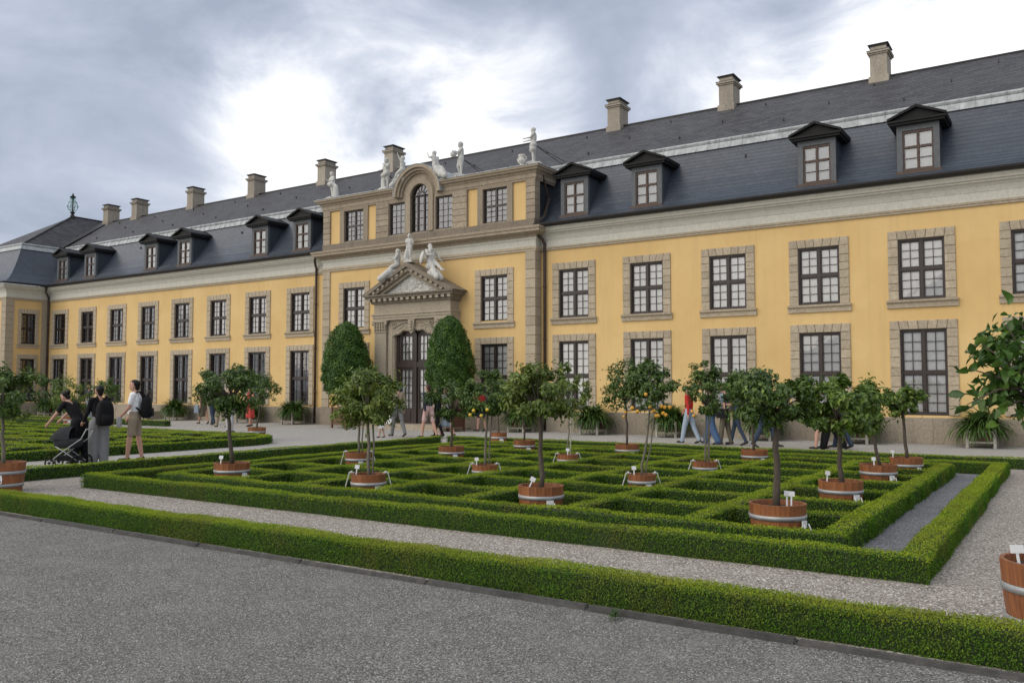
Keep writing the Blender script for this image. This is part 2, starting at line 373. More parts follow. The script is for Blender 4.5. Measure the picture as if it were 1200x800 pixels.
def np_mesh(name, V, Fq, var=None):
    me = bpy.data.meshes.new(name); V = np.asarray(V, np.float32); Fq = np.asarray(Fq, np.int32); k = Fq.shape[1]
    me.vertices.add(len(V)); me.vertices.foreach_set('co', V.ravel())
    me.loops.add(Fq.size); me.loops.foreach_set('vertex_index', Fq.ravel())
    me.polygons.add(len(Fq)); me.polygons.foreach_set('loop_start', np.arange(0, Fq.size, k, dtype=np.int32))
    if var is not None:
        a = me.attributes.new('var', 'FLOAT', 'FACE'); a.data.foreach_set('value', np.asarray(var, np.float32))
    me.update(calc_edges=True); return me
def unit(a): return a/np.maximum(np.linalg.norm(a, axis=1, keepdims=True), 1e-9)
def leaves(C, N, L, Wd, tilt=.6, fold=.25, r=None, axis=None):
    """folded leaf of two triangles at C, face normal near N; returns V, F(tri)"""
    r = r or rng; n = len(C); N = unit(N+r.normal(0, tilt, (n, 3)))
    T = r.normal(0, 1, (n, 3)) if axis is None else axis+r.normal(0, .35, (n, 3))
    T = unit(T-(T*N).sum(1, keepdims=True)*N); B = np.cross(N, T)
    L = (L*r.uniform(.7, 1.25, n))[:, None]; Wd = (Wd*r.uniform(.75, 1.2, n))[:, None]
    base = C-T*L*.5; tip = C+T*L*.5-N*L*.12
    le = C-T*L*.05+B*Wd*.5+N*Wd*fold; ri = C-T*L*.05-B*Wd*.5+N*Wd*fold
    V = np.stack([base, le, tip, ri], 1).reshape(-1, 3); i = np.arange(n)*4
    Fq = np.stack([np.stack([i, i+2, i+1], 1), np.stack([i, i+3, i+2], 1)], 1).reshape(-1, 3)
    return V, Fq
def coursed(name, strips, mat, parent, course=.18, lip=.0042):
    """strips: list of quads (b0,b1,t1,t0) lower edge b0-b1, upper t0-t1; slate courses stepped proud at each lower edge"""
    V = []; Fq = []; UV = []; row = 0
    for b0, b1, t1, t0 in strips:
        b0, b1, t1, t0 = map(Vector, (b0, b1, t1, t0))
        h = (((t0+t1)-(b0+b1))*.5).length; n = max(1, round(h/course))
        nv = (b1-b0).cross(t0-b0).normalized() if (b1-b0).length > 1e-4 else (b1-t1).cross(t0-t1).normalized()
        ax = (b1-b0).normalized() if (b1-b0).length > 1e-4 else (t1-t0).normalized()
        for i in range(n):
            a, c = i/n, (i+1)/n
            p0, p1, q1, q0 = b0.lerp(t0, a)+nv*lip, b1.lerp(t1, a)+nv*lip, b1.lerp(t1, c), b0.lerp(t0, c)
            r0, r1 = b0.lerp(t0, a)-nv*.004, b1.lerp(t1, a)-nv*.004
            k = len(V); V += [p0, p1, q1, q0, r0, r1]; Fq += [(k, k+1, k+2, k+3), (k+4, k+5, k+1, k)]
            u = [x.dot(ax) for x in (p0, p1, q1, q0)]; v0, v1 = row*course+.0, (row+1)*course-.001
            UV += [(u[0], v0), (u[1], v0), (u[2], v1), (u[3], v1), (u[0], v0), (u[1], v0), (u[1], v0), (u[0], v0)]; row += 1
    me = bpy.data.meshes.new(name); me.from_pydata([tuple(x) for x in V], [], Fq)
    ul = me.uv_layers.new(name='UVMap'); ul.data.foreach_set('uv', np.array(UV, np.float32).ravel()); me.update()
    return link(name, me, mat, parent)

# ================================================================== the ground
D = 27.3            # facade plane of the wings
def sheet(name, x0, x1, y0, y1, z, mat):
    m = MB(); m.add([(x0, y0, z), (x1, y0, z), (x1, y1, z), (x0, y1, z)], [(0, 1, 2, 3)])
    return tag(m.build(name, mat), kind='structure')
sheet('ground', -600, 600, -300, 900, 0, 'gravel_grey')
sheet('promenade', -15.5, 60, 20.02, 27.4, .004, 'gravel_promenade')
sheet('promenade', -90, -15.5, -30, 27.4, .004, 'gravel_promenade')
sheet('garden_path', -15.15, 16, 5.66, 19.9, .004, 'gravel_pale')
sheet('bed_gravel', -13.4, -1.15, 7.9, 18.45, .008, 'gravel_blue')
sheet('bed_soil', -12.55, -1.85, 8.5, 17.6, .012, 'soil')
# kerb of dark stone blocks along the front hedge
kb = tag(MB().box(-40, 16, 5.548, 5.60, -.05, .012).build('kerb', 'kerbstone'), kind='structure')
ms = []
for v in range(4):
    l = 1.5; m = MB(); m.box(.004, l-.004, 5.535+.006*(v % 2), 5.605, -.04, .028+.004*v, b=0)
    bm = bmesh.new(); bm.from_mesh(m.mesh('t')); bmesh.ops.bevel(bm, geom=bm.edges[:], offset=.012, segments=2, affect='EDGES'); me = bpy.data.meshes.new('kerb_stone'); bm.to_mesh(me); bm.free(); me.materials.append(MATS['kerbstone']); ms.append(me)
for i, x in enumerate(np.arange(-24, 9, 1.5)):
    link('kerb_stone', ms[(i*7) % 4], None, kb, (float(x), 0, 0))

# ================================================================== the palace
XC, YC = -22.25, 26.9                       # middle and front plane of the raised centre
PO = Vector((XC, D, 0))
PAL = empty('palace', PO, 0, 'long yellow plastered palace with slate mansard roof, dormers and sandstone window surrounds', 'building')
def pb(mb, name, mats, parent=None, smooth=False):
    return mb.build(name, mats, PAL, loc=-PO, smooth=smooth)
def cuts(x0, x1, z0, z1, holes, mb, fn):
    xs = sorted({x0, x1, *[h[0] for h in holes], *[h[1] for h in holes]}); zs = sorted({z0, z1, *[h[2] for h in holes], *[h[3] for h in holes]})
    xs = [x for x in xs if x0 <= x <= x1]; zs = [z for z in zs if z0 <= z <= z1]
    for a, b in zip(xs, xs[1:]):
        for c, d in zip(zs, zs[1:]):
            if any(h[0] < (a+b)/2 < h[1] and h[2] < (c+d)/2 < h[3] for h in holes): continue
            mb.add(fn(a, b, c, d), [(0, 1, 2, 3)])
def wall_front(x0, x1, z0, z1, holes, y):
    m = MB(); cuts(x0, x1, z0, z1, holes, m, lambda a, b, c, d: [(a, y, c), (b, y, c), (b, y, d), (a, y, d)]); return m

# ---- window kit: local origin = middle of the opening's bottom edge on the wall plane, front is -y
WW = 1.25
def stones_for(kind):
    """list of MB, one per stone"""
    h = 1.75 if kind == 'upper' else 2.52; z0 = -.06 if kind == 'upper' else 0.0; out = []; rr = random.Random(3)
    xb = [-.905, -.625, -.36, -.12, .12, .36, .625, .905]; xt = [-.905, -.66, -.41, -.15, .15, .41, .66, .905]
    for i in range(7):
        y0 = -.045+rr.uniform(-.007, .007); c = .014
        g_ = .005; p = [(xb[i]+g_, h), (xb[i+1]-g_, h), (xt[i+1]-g_, h+.26), (xt[i]+g_, h+.26)]; m = MB(); n = 4
        q = [(p[0][0]+c, p[0][1]+c), (p[1][0]-c, p[1][1]+c), (p[2][0]-c, p[2][1]-c), (p[3][0]+c, p[3][1]-c)]
        vs = [(x, .06, z) for x, z in p]+[(x, y0+c, z) for x, z in p]+[(x, y0, z) for x, z in q]
        fs = [(8, 9, 10, 11)]+[(4+k, 4+(k+1) % 4, 8+(k+1) % 4, 8+k) for k in range(4)]+[(k, (k+1) % 4, 4+(k+1) % 4, 4+k) for k in range(4)]
        out.append(m.add(vs, fs))
    n = 7 if kind == 'upper' else 9
    for s in (-1, 1):
        zs = [z0+(h-z0)*i/n+(rr.uniform(-.03, .03) if 0 < i < n else 0) for i in range(n+1)]
        for i in range(n):
            y0 = -.045+rr.uniform(-.007, .007); x0, x1 = sorted((s*.625, s*.905)); out.append(MB().box(x0, x1, y0, .06, zs[i]+.005, zs[i+1]-.005, b=.012))
    if kind == 'upper':
        pr = [(0, -.29), (-.055, -.29), (-.06, -.17), (-.085, -.14), (-.12, -.12), (-.125, -.06), (.06, -.06)]
        out.append(MB().sweep_x(pr, -.955, .955))
    return out
def frame_for(kind):
    h = 1.75 if kind == 'upper' else 2.52; z0 = -.06 if kind == 'upper' else 0.0
    m = MB(); w = WW/2; tr = .86 if kind == 'upper' else 1.24
    m.box(-w, -w+.05, .04, .155, z0, h).box(w-.05, w, .04, .155, z0, h).box(-w+.05, w-.05, .05, .15, h-.055, h).box(-w+.05, w-.05, .05, .15, z0, z0+.065)
    m.box(-.042, .042, .06, .152, z0+.065, h-.055)
    for s in (-1, 1):
        a, b = sorted((s*.042, s*(w-.05))); m.box(a, b, .065, .15, tr-.042, tr+.042)
    P = []
    lights = [(z0+.065, tr-.042), (tr+.042, h-.055)]; rows = (3, 3) if kind == 'upper' else (4, 4)
    for (za, zb), nr in zip(lights, rows):
        for s in (-1, 1):
            xa, xb = sorted((s*.042, s*(w-.05)))
            for (x0, x1, q0, q1) in ((xa, xa+.034, za, zb), (xb-.034, xb, za, zb), (xa+.034, xb-.034, za, za+.038), (xa+.034, xb-.034, zb-.034, zb)):
                m.box(x0, x1, .09, .145, q0, q1)
            ia, ib, ja, jb = xa+.034, xb-.034, za+.038, zb-.034; mid = (ia+ib)/2
            m.box(mid-.010, mid+.010, .105, .138, ja, jb)
            for r in range(1, nr):
                z = ja+(jb-ja)*r/nr; m.box(ia, mid-.010, .107, .136, z-.010, z+.010).box(mid+.010, ib, .107, .136, z-.010, z+.010)
            for r in range(nr):
                for (c0, c1) in ((ia, mid), (mid, ib)):
                    P.append((c0+.008, c1-.008, ja+(jb-ja)*r/nr+.008, ja+(jb-ja)*(r+1)/nr-.008))
    return m, P
def quad(x0, x1, y, z0, z1): return MB().add([(x0, y, z0), (x1, y, z0), (x1, y, z1), (x0, y, z1)], [(0, 1, 2, 3)])
KIT = {}
for kind in ('upper', 'lower'):
    h = 1.75 if kind == 'upper' else 2.52; z0 = -.06 if kind == 'upper' else 0.0
    st = stones_for(kind); fm, P = frame_for(kind); k = {}
    def mk(m, nm, mat): me = m.mesh(nm); me.materials.append(MATS[mat]); return me
    k['stones'] = [mk(s, 'stone', 'sandstone') for s in st]
    al = MB()
    for s in st: al.add(s.v, s.f)
    mo = MB().box(-.897, -.633, -.026, .05, z0, h-.002).box(.633, .897, -.026, .05, z0, h-.002).box(-.897, .897, -.026, .05, h+.005, h+.252); k['mortar'] = mk(mo, 'mortar', 'mortar')
    al.add(mo.v, mo.f, 1); k['surround'] = mk(al, 'surround', 'sandstone'); k['surround'].materials.append(MATS['mortar']); k['frame'] = mk(fm, 'window', 'frame_wood')
    pm = {}; k['panes'] = []
    for (a, b, c, d) in P:
        key = (round(b-a, 4), round(d-c, 4))
        if key not in pm: pm[key] = mk(quad(-(b-a)/2, (b-a)/2, 0, -(d-c)/2, (d-c)/2), 'pane', 'pane_glass')
        k['panes'].append((pm[key], ((a+b)/2, .122, (c+d)/2)))
    gl = MB()
    for (a, b, c, d) in P: gl.add(quad(a, b, .122, c, d).v, [(0, 1, 2, 3)])
    k['glass'] = mk(gl, 'glass', 'pane_glass')
    cv = MB(); n = 40; xs = [-.6+1.2*i/n for i in range(n+1)]; vs = []
    for x in xs: yy = .162+.003*math.sin(x*38)+.002*math.sin(x*71+1); vs += [(x, yy, z0), (x, yy, h)]
    k['curtain'] = mk(cv.add(vs, [(2*i, 2*i+2, 2*i+3, 2*i+1) for i in range(n)]), 'curtain', 'curtain')
    dv = MB(); fs = []; vs = []     # drawn-back dark drapery: two side panels
    for a, b in ((-.6, -.22), (.2, .6)):
        k0 = len(vs)//2
        for i in range(21): x = a+(b-a)*i/20; yy = .25+.03*math.sin(x*50); vs += [(x, yy, z0), (x, yy, h)]
        fs += [(2*(k0+i), 2*(k0+i)+2, 2*(k0+i)+3, 2*(k0+i)+1) for i in range(20)]
    k['drape'] = mk(dv.add(vs, fs), 'curtain', 'curtain_grey')
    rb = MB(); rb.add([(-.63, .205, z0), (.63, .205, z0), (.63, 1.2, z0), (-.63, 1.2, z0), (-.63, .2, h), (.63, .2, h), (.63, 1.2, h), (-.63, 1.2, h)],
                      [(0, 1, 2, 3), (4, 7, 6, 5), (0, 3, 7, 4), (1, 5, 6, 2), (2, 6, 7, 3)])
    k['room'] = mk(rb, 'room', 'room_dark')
    KIT[kind] = k
def window(kind, x, y, z, detail=False, curtain='curtain', rotz=0):
    k = KIT[kind]; o = link('window', k['frame'], None, PAL, Vector((x, y, z))-PO, rotz)
    if detail:
        tag(link('mortar', k['mortar'], None, o), kind='stuff')
        for me in k['stones']: link('stone', me, None, o)
        for me, lc in k['panes']: link('pane', me, None, o, lc)
    else:
        tag(link('surround', k['surround'], None, o), kind='stuff'); tag(link('glass', k['glass'], None, o), kind='stuff')
    if curtain: link('curtain', k[curtain], None, o)
    link('room', k['room'], None, o)
    return o
ZU, ZL = 4.28, .83
RB = [-15.25+2.92*k for k in range(8)]; LB = [-29.74-2.94*k for k in range(8)]
XR, XL = XC+5.55, XC-5.55                     # corners of the raised centre
PX1 = -51.63                                  # inner corner of the far pavilion
XE = 7.0
def holes(xs): return [h for x in xs for h in ((x-.63, x+.63, ZU-.06, ZU+1.76), (x-.63, x+.63, ZL, ZL+2.53))]
pb(wall_front(XR-.1, XE, .76, 6.83, holes(RB), D), 'wall', 'plaster')
pb(wall_front(PX1-.1, XL+.1, .76, 6.83, holes(LB), D), 'wall', 'plaster')
for i, x in enumerate(RB):
    window('upper', x, D, ZU, i < 5); window('lower', x, D, ZL, i < 5, 'curtain')
for i, x in enumerate(LB):
    window('upper', x, D, ZU, False, 'curtain' if i < 6 else 'drape'); window('lower', x, D, ZL, False, 'drape')
# plinth blocks
def plinth(x0, x1, y, step=1.46, each=False):
    n = max(1, round((x1-x0)/step)); j = MB()
    for i in range(n):
        a, b = x0+(x1-x0)*i/n, x0+(x1-x0)*(i+1)/n; yy = y-.09+random.uniform(-.006, .006); zm = random.uniform(.33, .42)
        for (c, d) in ((0, zm), (zm, .765)) if i % 3 == 1 else ((0, .765),):
            t = MB().box(a, b, yy, y+.02, c, d, b=.012)
            if each: pb(t, 'stone', 'plinthstone')
            else: j.add(t.v, t.f)
    if not each: tag(pb(j, 'plinth', 'plinthstone'), kind='stuff')
plinth(XR+.02, XE, D, each=True); plinth(PX1, XL-.02, D)
plinth(XL-.05, XC-2.1, YC); plinth(XC+2.1, XR+.05, YC)
# cornices: stone architrave + painted coved cornice + gutter
ARCH = [(0, 6.80), (.055, 6.80), (.055, 6.86), (.075, 6.87), (.075, 6.93), (0, 6.93)]
CORN = [(0, 6.93), (.035, 6.935), (.035, 7.19), (.05, 7.20), (.06, 7.24), (.10, 7.33), (.17, 7.41), (.24, 7.445), (.245, 7.49), (.30, 7.50), (.33, 7.56), (.37, 7.60), (.375, 7.67), (0, 7.675)]
def run(x0, x1, y):
    a = MB().sweep([(o, z) for o, z in ARCH], [((x0, y), (0, -1)), ((x1, y), (0, -1))]); pb(a, 'architrave', 'sandstone')
    c = MB().sweep([(o, z) for o, z in CORN], [((x0, y), (0, -1)), ((x1, y), (0, -1))]); pb(c, 'cornice', 'palestone')
    g = MB(); yy = y-.42; pts = [(yy+.13*math.cos(t), 7.78+.14*math.sin(t)) for t in np.linspace(math.pi, 2*math.pi, 9)]
    g.sweep_x(pts+[(yy+.07, 7.77), (yy-.07, 7.77)], x0, x1, closed=True); pb(g, 'gutter', 'dark_metal')
run(XR, XE, D); run(PX1, XL, D)
# raised centre: walls
CH = [XC-3.7, XC+3.7]
hs = holes(CH)+[(XC-1.15, XC+1.15, 0, 4.1)]
pb(wall_front(XL, XR, .76, 6.82, hs, YC), 'wall', 'plaster')
for x in (XL, XR): pb(MB().add([(x, YC, 0), (x, D+.3, 0), (x, D+.3, 7.7), (x, YC, 7.7)], [(0, 1, 2, 3)]), 'wall', 'sandstone')
for x in CH: window('upper', x, YC, ZU-.05, False); window('lower', x, YC, ZL-.03, False)
# corner stones of the raised centre: alternating courses, front and return
for s, xc in ((-1, XL), (1, XR)):
    zs = np.linspace(.77, 6.80, 18)
    for i in range(17):
        a, b = sorted((xc-s*.40, xc+s*.05)); j = .012 if i % 2 else 0
        m = MB().box(a, b, YC-.05-j*.3, D-.01, zs[i]+.006, zs[i+1]-.006, b=.012); pb(m, 'stone', 'sandstone')
for a, b in ((XL-.03, XL+.36), (XR-.36, XR+.03)): pb(MB().box(a, b, YC-.03, D, .77, 6.80), 'mortar', 'mortar')
def ring_path(x0, x1, y, yb):      # a run across the front that returns at both ends
    return [((x0, yb), (-1, 0)), ((x0, y), (-1, -1)), ((x1, y), (1, -1)), ((x1, yb), (1, 0))]
pth = ring_path(XL-.03, XR+.03, YC, D)
pb(MB().sweep([(0, 6.78), (.06, 6.78), (.06, 6.85), (.085, 6.86), (.085, 6.95), (0, 6.95)], pth), 'architrave', 'sandstone')
pb(MB().sweep([(0, 6.95), (.03, 6.955), (.03, 7.20), (.06, 7.23), (.065, 7.30), (0, 7.305)], pth), 'frieze', 'palestone')
pb(MB().sweep([(0, 7.30), (.08, 7.305), (.10, 7.36), (.17, 7.40), (.28, 7.43), (.30, 7.46), (.38, 7.47), (.385, 7.57), (.42, 7.585), (.43, 7.66), (.05, 7.76), (0, 7.76)], pth), 'cornice', 'brownstone')
# attic storey
AW = dict(z0=8.04, z1=9.40)
att_h = [(XC+s*3.745-.575, XC+s*3.745+.575, 8.04, 9.40) for s in (-1, 1)]
mid_h = [(XC+s*1.25-.43, XC+s*1.25+.43, 8.06, 9.41) for s in (-1, 1)]+[(XC-.48, XC+.48, 8.05, 9.58)]
pb(wall_front(XL, XC-2.43, 7.7, 9.7, att_h, YC+.02), 'wall', 'plaster'); pb(wall_front(XC+2.43, XR, 7.7, 9.7, att_h, YC+.02), 'wall', 'plaster')
cm = wall_front(XC-2.43, XC+2.43, 7.7, 9.58, mid_h, YC-.05)
def arc(r, n=24, a0=0, a1=math.pi, cz=9.58): return [(XC+r*math.cos(t), cz+r*math.sin(t)) for t in np.linspace(a0, a1, n)]
# wall above the springing, with the arched opening cut out
i_, o_ = arc(.48), arc(1.2)
for k in range(len(i_)-1): cm.add([(i_[k][0], YC-.05, i_[k][1]), (o_[k][0], YC-.05, o_[k][1]), (o_[k+1][0], YC-.05, o_[k+1][1]), (i_[k+1][0], YC-.05, i_[k+1][1])], [(0, 1, 2, 3)])
for s in (-1, 1): x0, x1 = sorted((XC+s*1.15, XC+s*2.43)); cm.add([(x0, YC-.05, 9.58), (x1, YC-.05, 9.58), (x1, YC-.05, 9.75), (x0, YC-.05, 9.75)], [(0, 1, 2, 3)])
for k in range(len(i_)-1): cm.add([(i_[k][0], YC-.05, i_[k][1]), (i_[k][0], YC+.12, i_[k][1]), (i_[k+1][0], YC+.12, i_[k+1][1]), (i_[k+1][0], YC-.05, i_[k+1][1])], [(0, 1, 2, 3)])
for (a, b, c, d) in mid_h:
    for q in ([(a, c), (a, d)], [(b, c), (b, d)], [(a, d), (b, d)], [(a, c), (b, c)]):
        (x0, z0_), (x1, z1_) = q; cm.add([(x0, YC-.05, z0_), (x1, YC-.05, z1_), (x1, YC+.12, z1_), (x0, YC+.12, z0_)], [(0, 1, 2, 3)])
for s in (-1, 1): cm.add([(XC+s*2.43, YC-.05, 7.7), (XC+s*2.43, YC+.05, 7.7), (XC+s*2.43, YC+.05, 9.75), (XC+s*2.43, YC-.05, 9.75)], [(0, 1, 2, 3)])
pb(cm, 'wall', 'brownstone')
def ringband(r0, r1, y0, y1, n=28, mats='brownstone', name='arch_moulding'):
    a, b = arc(r0, n), arc(r1, n); m = MB(); vs = []
    for k in range(n): vs += [(a[k][0], y0, a[k][1]), (b[k][0], y0, b[k][1]), (b[k][0], y1, b[k][1]), (a[k][0], y1, a[k][1])]
    fs = []
    for k in range(n-1):
        for j in range(4): fs.append((4*k+j, 4*k+(j+1) % 4, 4*k+4+(j+1) % 4, 4*k+4+j))
    fs += [(0, 1, 2, 3), (4*n-4, 4*n-1, 4*n-2, 4*n-3)]
    m.add(vs, fs); return pb(m, name, mats)
ringband(.48, .72, YC-.11, YC-.04); ringband(.72, .76, YC-.085, YC-.04)
ringband(.92, 1.00, YC-.14, YC-.03); ringband(1.0, 1.12, YC-.24, YC-.02); ringband(1.12, 1.24, YC-.33, YC+1.2); ringband(1.24, 1.262, YC-.35, YC+1.25, mats='lead', name='arch_flashing')
for s in (-1, 1): a, b = sorted((XC+s*.48, XC+s*.72)); pb(MB().box(a, b, YC-.11, YC-.04, 8.05, 9.58), 'arch_jamb', 'brownstone')
# pier stones with joints, quoins, window surrounds of the attic
for s in (-1, 1):
    for (u0, u1, n) in ((1.70, 2.42, 6), (5.18, 5.60, 6)):
        zs = np.linspace(7.99, 9.50, n+1)
        for i in range(n):
            a, b = sorted((XC+s*u0, XC+s*u1)); pb(MB().box(a, b, YC-.085 if u0 < 3 else YC-.06, YC+.30 if u0 > 3 else YC-.03, zs[i]+.006, zs[i+1]-.006, b=.012), 'stone', 'brownstone')
    x = XC+s*3.745
    pb(MB().box(x-.83, x-.575, YC-.045, YC+.1, 8.0, 9.5).box(x+.575, x+.83, YC-.045, YC+.1, 8.0, 9.5).box(x-.575, x+.575, YC-.04, YC+.1, 9.40, 9.5).box(x-.575, x+.575, YC-.05, YC+.1, 7.95, 8.04), 'window_surround', 'brownstone')
pb(MB().box(XL-.04, XR+.04, YC-.1, YC+.4, 7.70, 7.99), 'attic_base', 'darkstone')
ac = [(0, 9.49), (.05, 9.495), (.06, 9.56), (.085, 9.57), (.09, 9.72), (.13, 9.75), (.15, 9.80), (.25, 9.84), (.265, 9.90), (.32, 9.92), (.335, 9.985), (0, 10.0)]
for s in (-1, 1):
    xe = XC+s*5.57; xm = XC+s*1.18
    p = [((xm, YC), (0, -1)), ((xe, YC), (s, -1)), ((xe, D+1.0), (s, 0))]
    if s < 0: p = p[::-1]
    pb(MB().sweep(ac, p), 'cornice', 'brownstone')
    a, b = sorted((XC+s*1.2, XC+s*5.92)); pb(MB().box(a, b, YC-.345, D+1.75, 9.995, 10.03), 'roof_lead', 'lead')
pb(MB().box(XC-1.2, XC+1.2, YC+1.0, D+1.9, 9.8, 10.6), 'roof_lead', 'lead')
for x in (XL+.05, XR-.05): pb(MB().add([(x, YC+.28, 7.7), (x, D+1.9, 7.7), (x, D+1.9, 10), (x, YC+.28, 10)], [(0, 1, 2, 3)]), 'attic_side', 'slate_steep')
# attic windows
def small_window(x, y, z0, z1, w, cols, rows, cross, mat='frame_wood', curtain=True):
    m = MB(); h = w/2; P = []
    m.box(-h, -h+.055, .03, .14, 0, z1-z0).box(h-.055, h, .03, .14, 0, z1-z0).box(-h+.055, h-.055, .035, .13, z1-z0-.055, z1-z0).box(-h+.055, h-.055, .035, .13, 0, .06)
    if cross:
        m.box(-.045, .045, .04, .13, .06, z1-z0-.055); zc = (z1-z0)*.5
        for s in (-1, 1): a, b = sorted((s*.045, s*(h-.055))); m.box(a, b, .045, .12, zc-.04, zc+.04)
    for i in range(1, cols):
        xx = -h+.055+(w-.11)*i/cols; m.box(xx-.011, xx+.011, .06, .09, .06, z1-z0-.055)
    for i in range(1, rows):
        zz_ = .06+(z1-z0-.115)*i/rows; m.box(-h+.055, h-.055, .062, .088, zz_-.011, zz_+.011)
    o = m.build('window', mat, PAL, loc=Vector((x, y, z0))-PO)
    for i in range(cols):
        for j in range(rows):
            a, b = -h+.055+(w-.11)*i/cols, -h+.055+(w-.11)*(i+1)/cols; c, d = .06+(z1-z0-.115)*j/rows, .06+(z1-z0-.115)*(j+1)/rows
            P.append((a+.01, b-.01, c+.01, d-.01))
    g = MB()
    for (a, b, c, d) in P: g.add(quad(a, b, .075, c, d).v, [(0, 1, 2, 3)])
    tag(g.build('glass', 'pane_glass', o), kind='stuff')
    if curtain: quad(-h, h, .13, 0, z1-z0).build('curtain', 'curtain' if curtain is True else curtain, o)
    MB().box(-h, h, .6, .62, 0, z1-z0).build('room', 'room_dark', o)
    return o
for s in (-1, 1):
    small_window(XC+s*3.745, YC+.03, 8.04, 9.40, 1.15, 4, 6, True, curtain='curtain_grey')
    small_window(XC+s*1.25, YC+.0, 8.06, 9.41, .86, 3, 5, False, curtain='curtain_grey')
# arched window
m = MB(); y0, y1 = YC+.02, YC+.1
m.box(XC-.48, XC-.43, y0, y1, 8.05, 9.58).box(XC+.43, XC+.48, y0, y1, 8.05, 9.58).box(XC-.43, XC+.43, y0, y1, 8.05, 8.11)
for x in (-.17, .17): m.box(XC+x-.03, XC+x+.03, y0, y1, 8.11, 9.58)
for z in np.linspace(8.35, 9.55, 5): m.box(XC-.43, XC-.2, y0+.03, y1-.02, z-.012, z+.012).box(XC+.2, XC+.43, y0+.03, y1-.02, z-.012, z+.012).box(XC-.14, XC+.14, y0+.03, y1-.02, z-.012, z+.012)
for (r0, r1) in ((.43, .48), (.14, .2)):
    a, b = arc(r0, 20), arc(r1, 20)
    for k in range(19): m.add([(a[k][0], y0, a[k][1]), (b[k][0], y0, b[k][1]), (b[k+1][0], y0, b[k+1][1]), (a[k+1][0], y0, a[k+1][1])], [(0, 1, 2, 3)])
for t in np.linspace(.0, math.pi, 7)[1:-1]:
    m.tube([(XC+.19*math.cos(t), y0+.03, 9.58+.19*math.sin(t)), (XC+.45*math.cos(t), y0+.03, 9.58+.45*math.sin(t))], .013, 6)
o = pb(m, 'arched_window', 'frame_wood')
g = MB(); pts = [(XC-.45, 8.1), (XC+.45, 8.1)]+arc(.45, 20); g.add([(x, y0+.05, z) for x, z in pts], [tuple(range(len(pts)))]); g.build('glass', 'pane_glass', o)
g = MB(); g.add([(x, y0+.2, z) for x, z in pts], [tuple(range(len(pts)))]); g.build('curtain', 'curtain_grey', o)

# ---- portal
def pp(m, name, mat='portalstone', smooth=False): return pb(m, name, mat, smooth=smooth)
YP = 26.35
pp(MB().box(XC-2.6, XC+2.6, 25.3, YC, 0, .10).box(XC-1.9, XC+1.9, 25.6, YC, .10, .19), 'door_step')
for s in (-1, 1):
    u = lambda a, b: sorted((XC+s*a, XC+s*b))
    m = MB(); a, b = u(1.16, 2.06); m.box(a, b, YP+.14, YC+.02, 0, 4.42)               # backing
    a, b = u(1.36, 1.98); m.box(a, b, YP, YP+.15, .62, 3.92); a, b = u(1.30, 2.04); m.box(a, b, YP-.05, YP+.15, 0, .5); a, b = u(1.33, 2.01); m.box(a, b, YP-.03, YP+.15, .5, .62)
    pp(m, 'pilaster')
    c = MB(); a, b = u(1.33, 2.01); c.box(a, b, YP-.03, YP+.15, 3.92, 3.98); a, b = u(1.36, 1.98); c.box(a, b, YP-.01, YP+.15, 3.98, 4.34); a, b = u(1.26, 2.08); c.box(a, b, YP-.09, YP+.15, 4.34, 4.42)
    for k, (xx, zz_) in enumerate([(t, z) for z in (4.06, 4.17, 4.27) for t in np.linspace(1.40, 1.94, 5)]): c.sphere((XC+s*xx, YP-.03-.03*(zz_-4.0), zz_), .06, 8, 0, (.9, .8, 1.2))
    for xx in (1.32, 2.02): c.sphere((XC+s*xx, YP-.06, 4.28), .075, 10, 0, (1, .7, 1))
    pp(c, 'capital')
    j = MB(); a, b = u(1.0, 1.17); j.box(a, b, YP+.16, YC+.1, 0, 4.02); a, b = u(1.08, 1.30); j.box(a, b, YP+.09, YP+.2, 0, 4.30); a, b = u(1.03, 1.08); j.box(a, b, YP+.12, YP+.2, 0, 4.0)
    pp(j, 'door_jamb')
# carved head over the door
n = 25; low = [(XC-1.05+2.1*i/(n-1), 3.74+.26*(1-abs(2*i/(n-1)-1)**1.7)+(.04*math.cos(i*1.05) if 2 < i < n-3 else 0)) for i in range(n)]
pp(MB().prism_y([(XC-1.31, 3.74)]+low+[(XC+1.31, 3.74), (XC+1.31, 4.42), (XC-1.31, 4.42)], YP+.10, YC+.1), 'door_head')
cv = MB(); rr = random.Random(5)
for i in range(n-1):
    x, z = low[i]; cv.sphere((x+.03, YP+.10, z+.05), .055, 8, 0, (1.1, .7, .9))
for s in (-1, 1):
    for k in range(26):
        t = rr.random(); cv.sphere((XC+s*(.35+t*.75), YP+.1, 4.02+.3*rr.random()*(.4+.6*t)), rr.uniform(.025, .055), 7, 0, (1.3, .6, .8))
    cv.tube([(XC+s*(.95+.13*math.cos(q)*(1-q/9)), YP+.07, 4.2+.13*math.sin(q)*(1-q/9)) for q in np.linspace(0, 8, 22)], .022, 6)
    cv.tube([(XC+s*(.12+.9*q), YP+.08, 4.30-.22*q+.08*math.sin(q*3.1)) for q in np.linspace(0, 1, 12)], .03, 6)
pp(cv, 'carving', smooth=True)
ks = MB().prism_y([(XC-.10, 3.92), (XC, 3.82), (XC+.10, 3.92), (XC+.17, 4.42), (XC-.17, 4.42)], YP-.02, YP+.12)
for z in (4.0, 4.12, 4.24, 4.34): ks.sphere((XC, YP-.04, z), .07, 8, 0, (1.2, .7, .8))
pp(ks, 'keystone')
pp(MB().box(XC-2.04, XC+2.04, YP-.04, YC+.01, 4.42, 4.52).box(XC-2.06, XC+2.06, YP-.07, YC+.01, 4.52, 4.63).box(XC-2.1, XC+2.1, YP-.11, YC+.01, 4.63, 4.69), 'architrave')
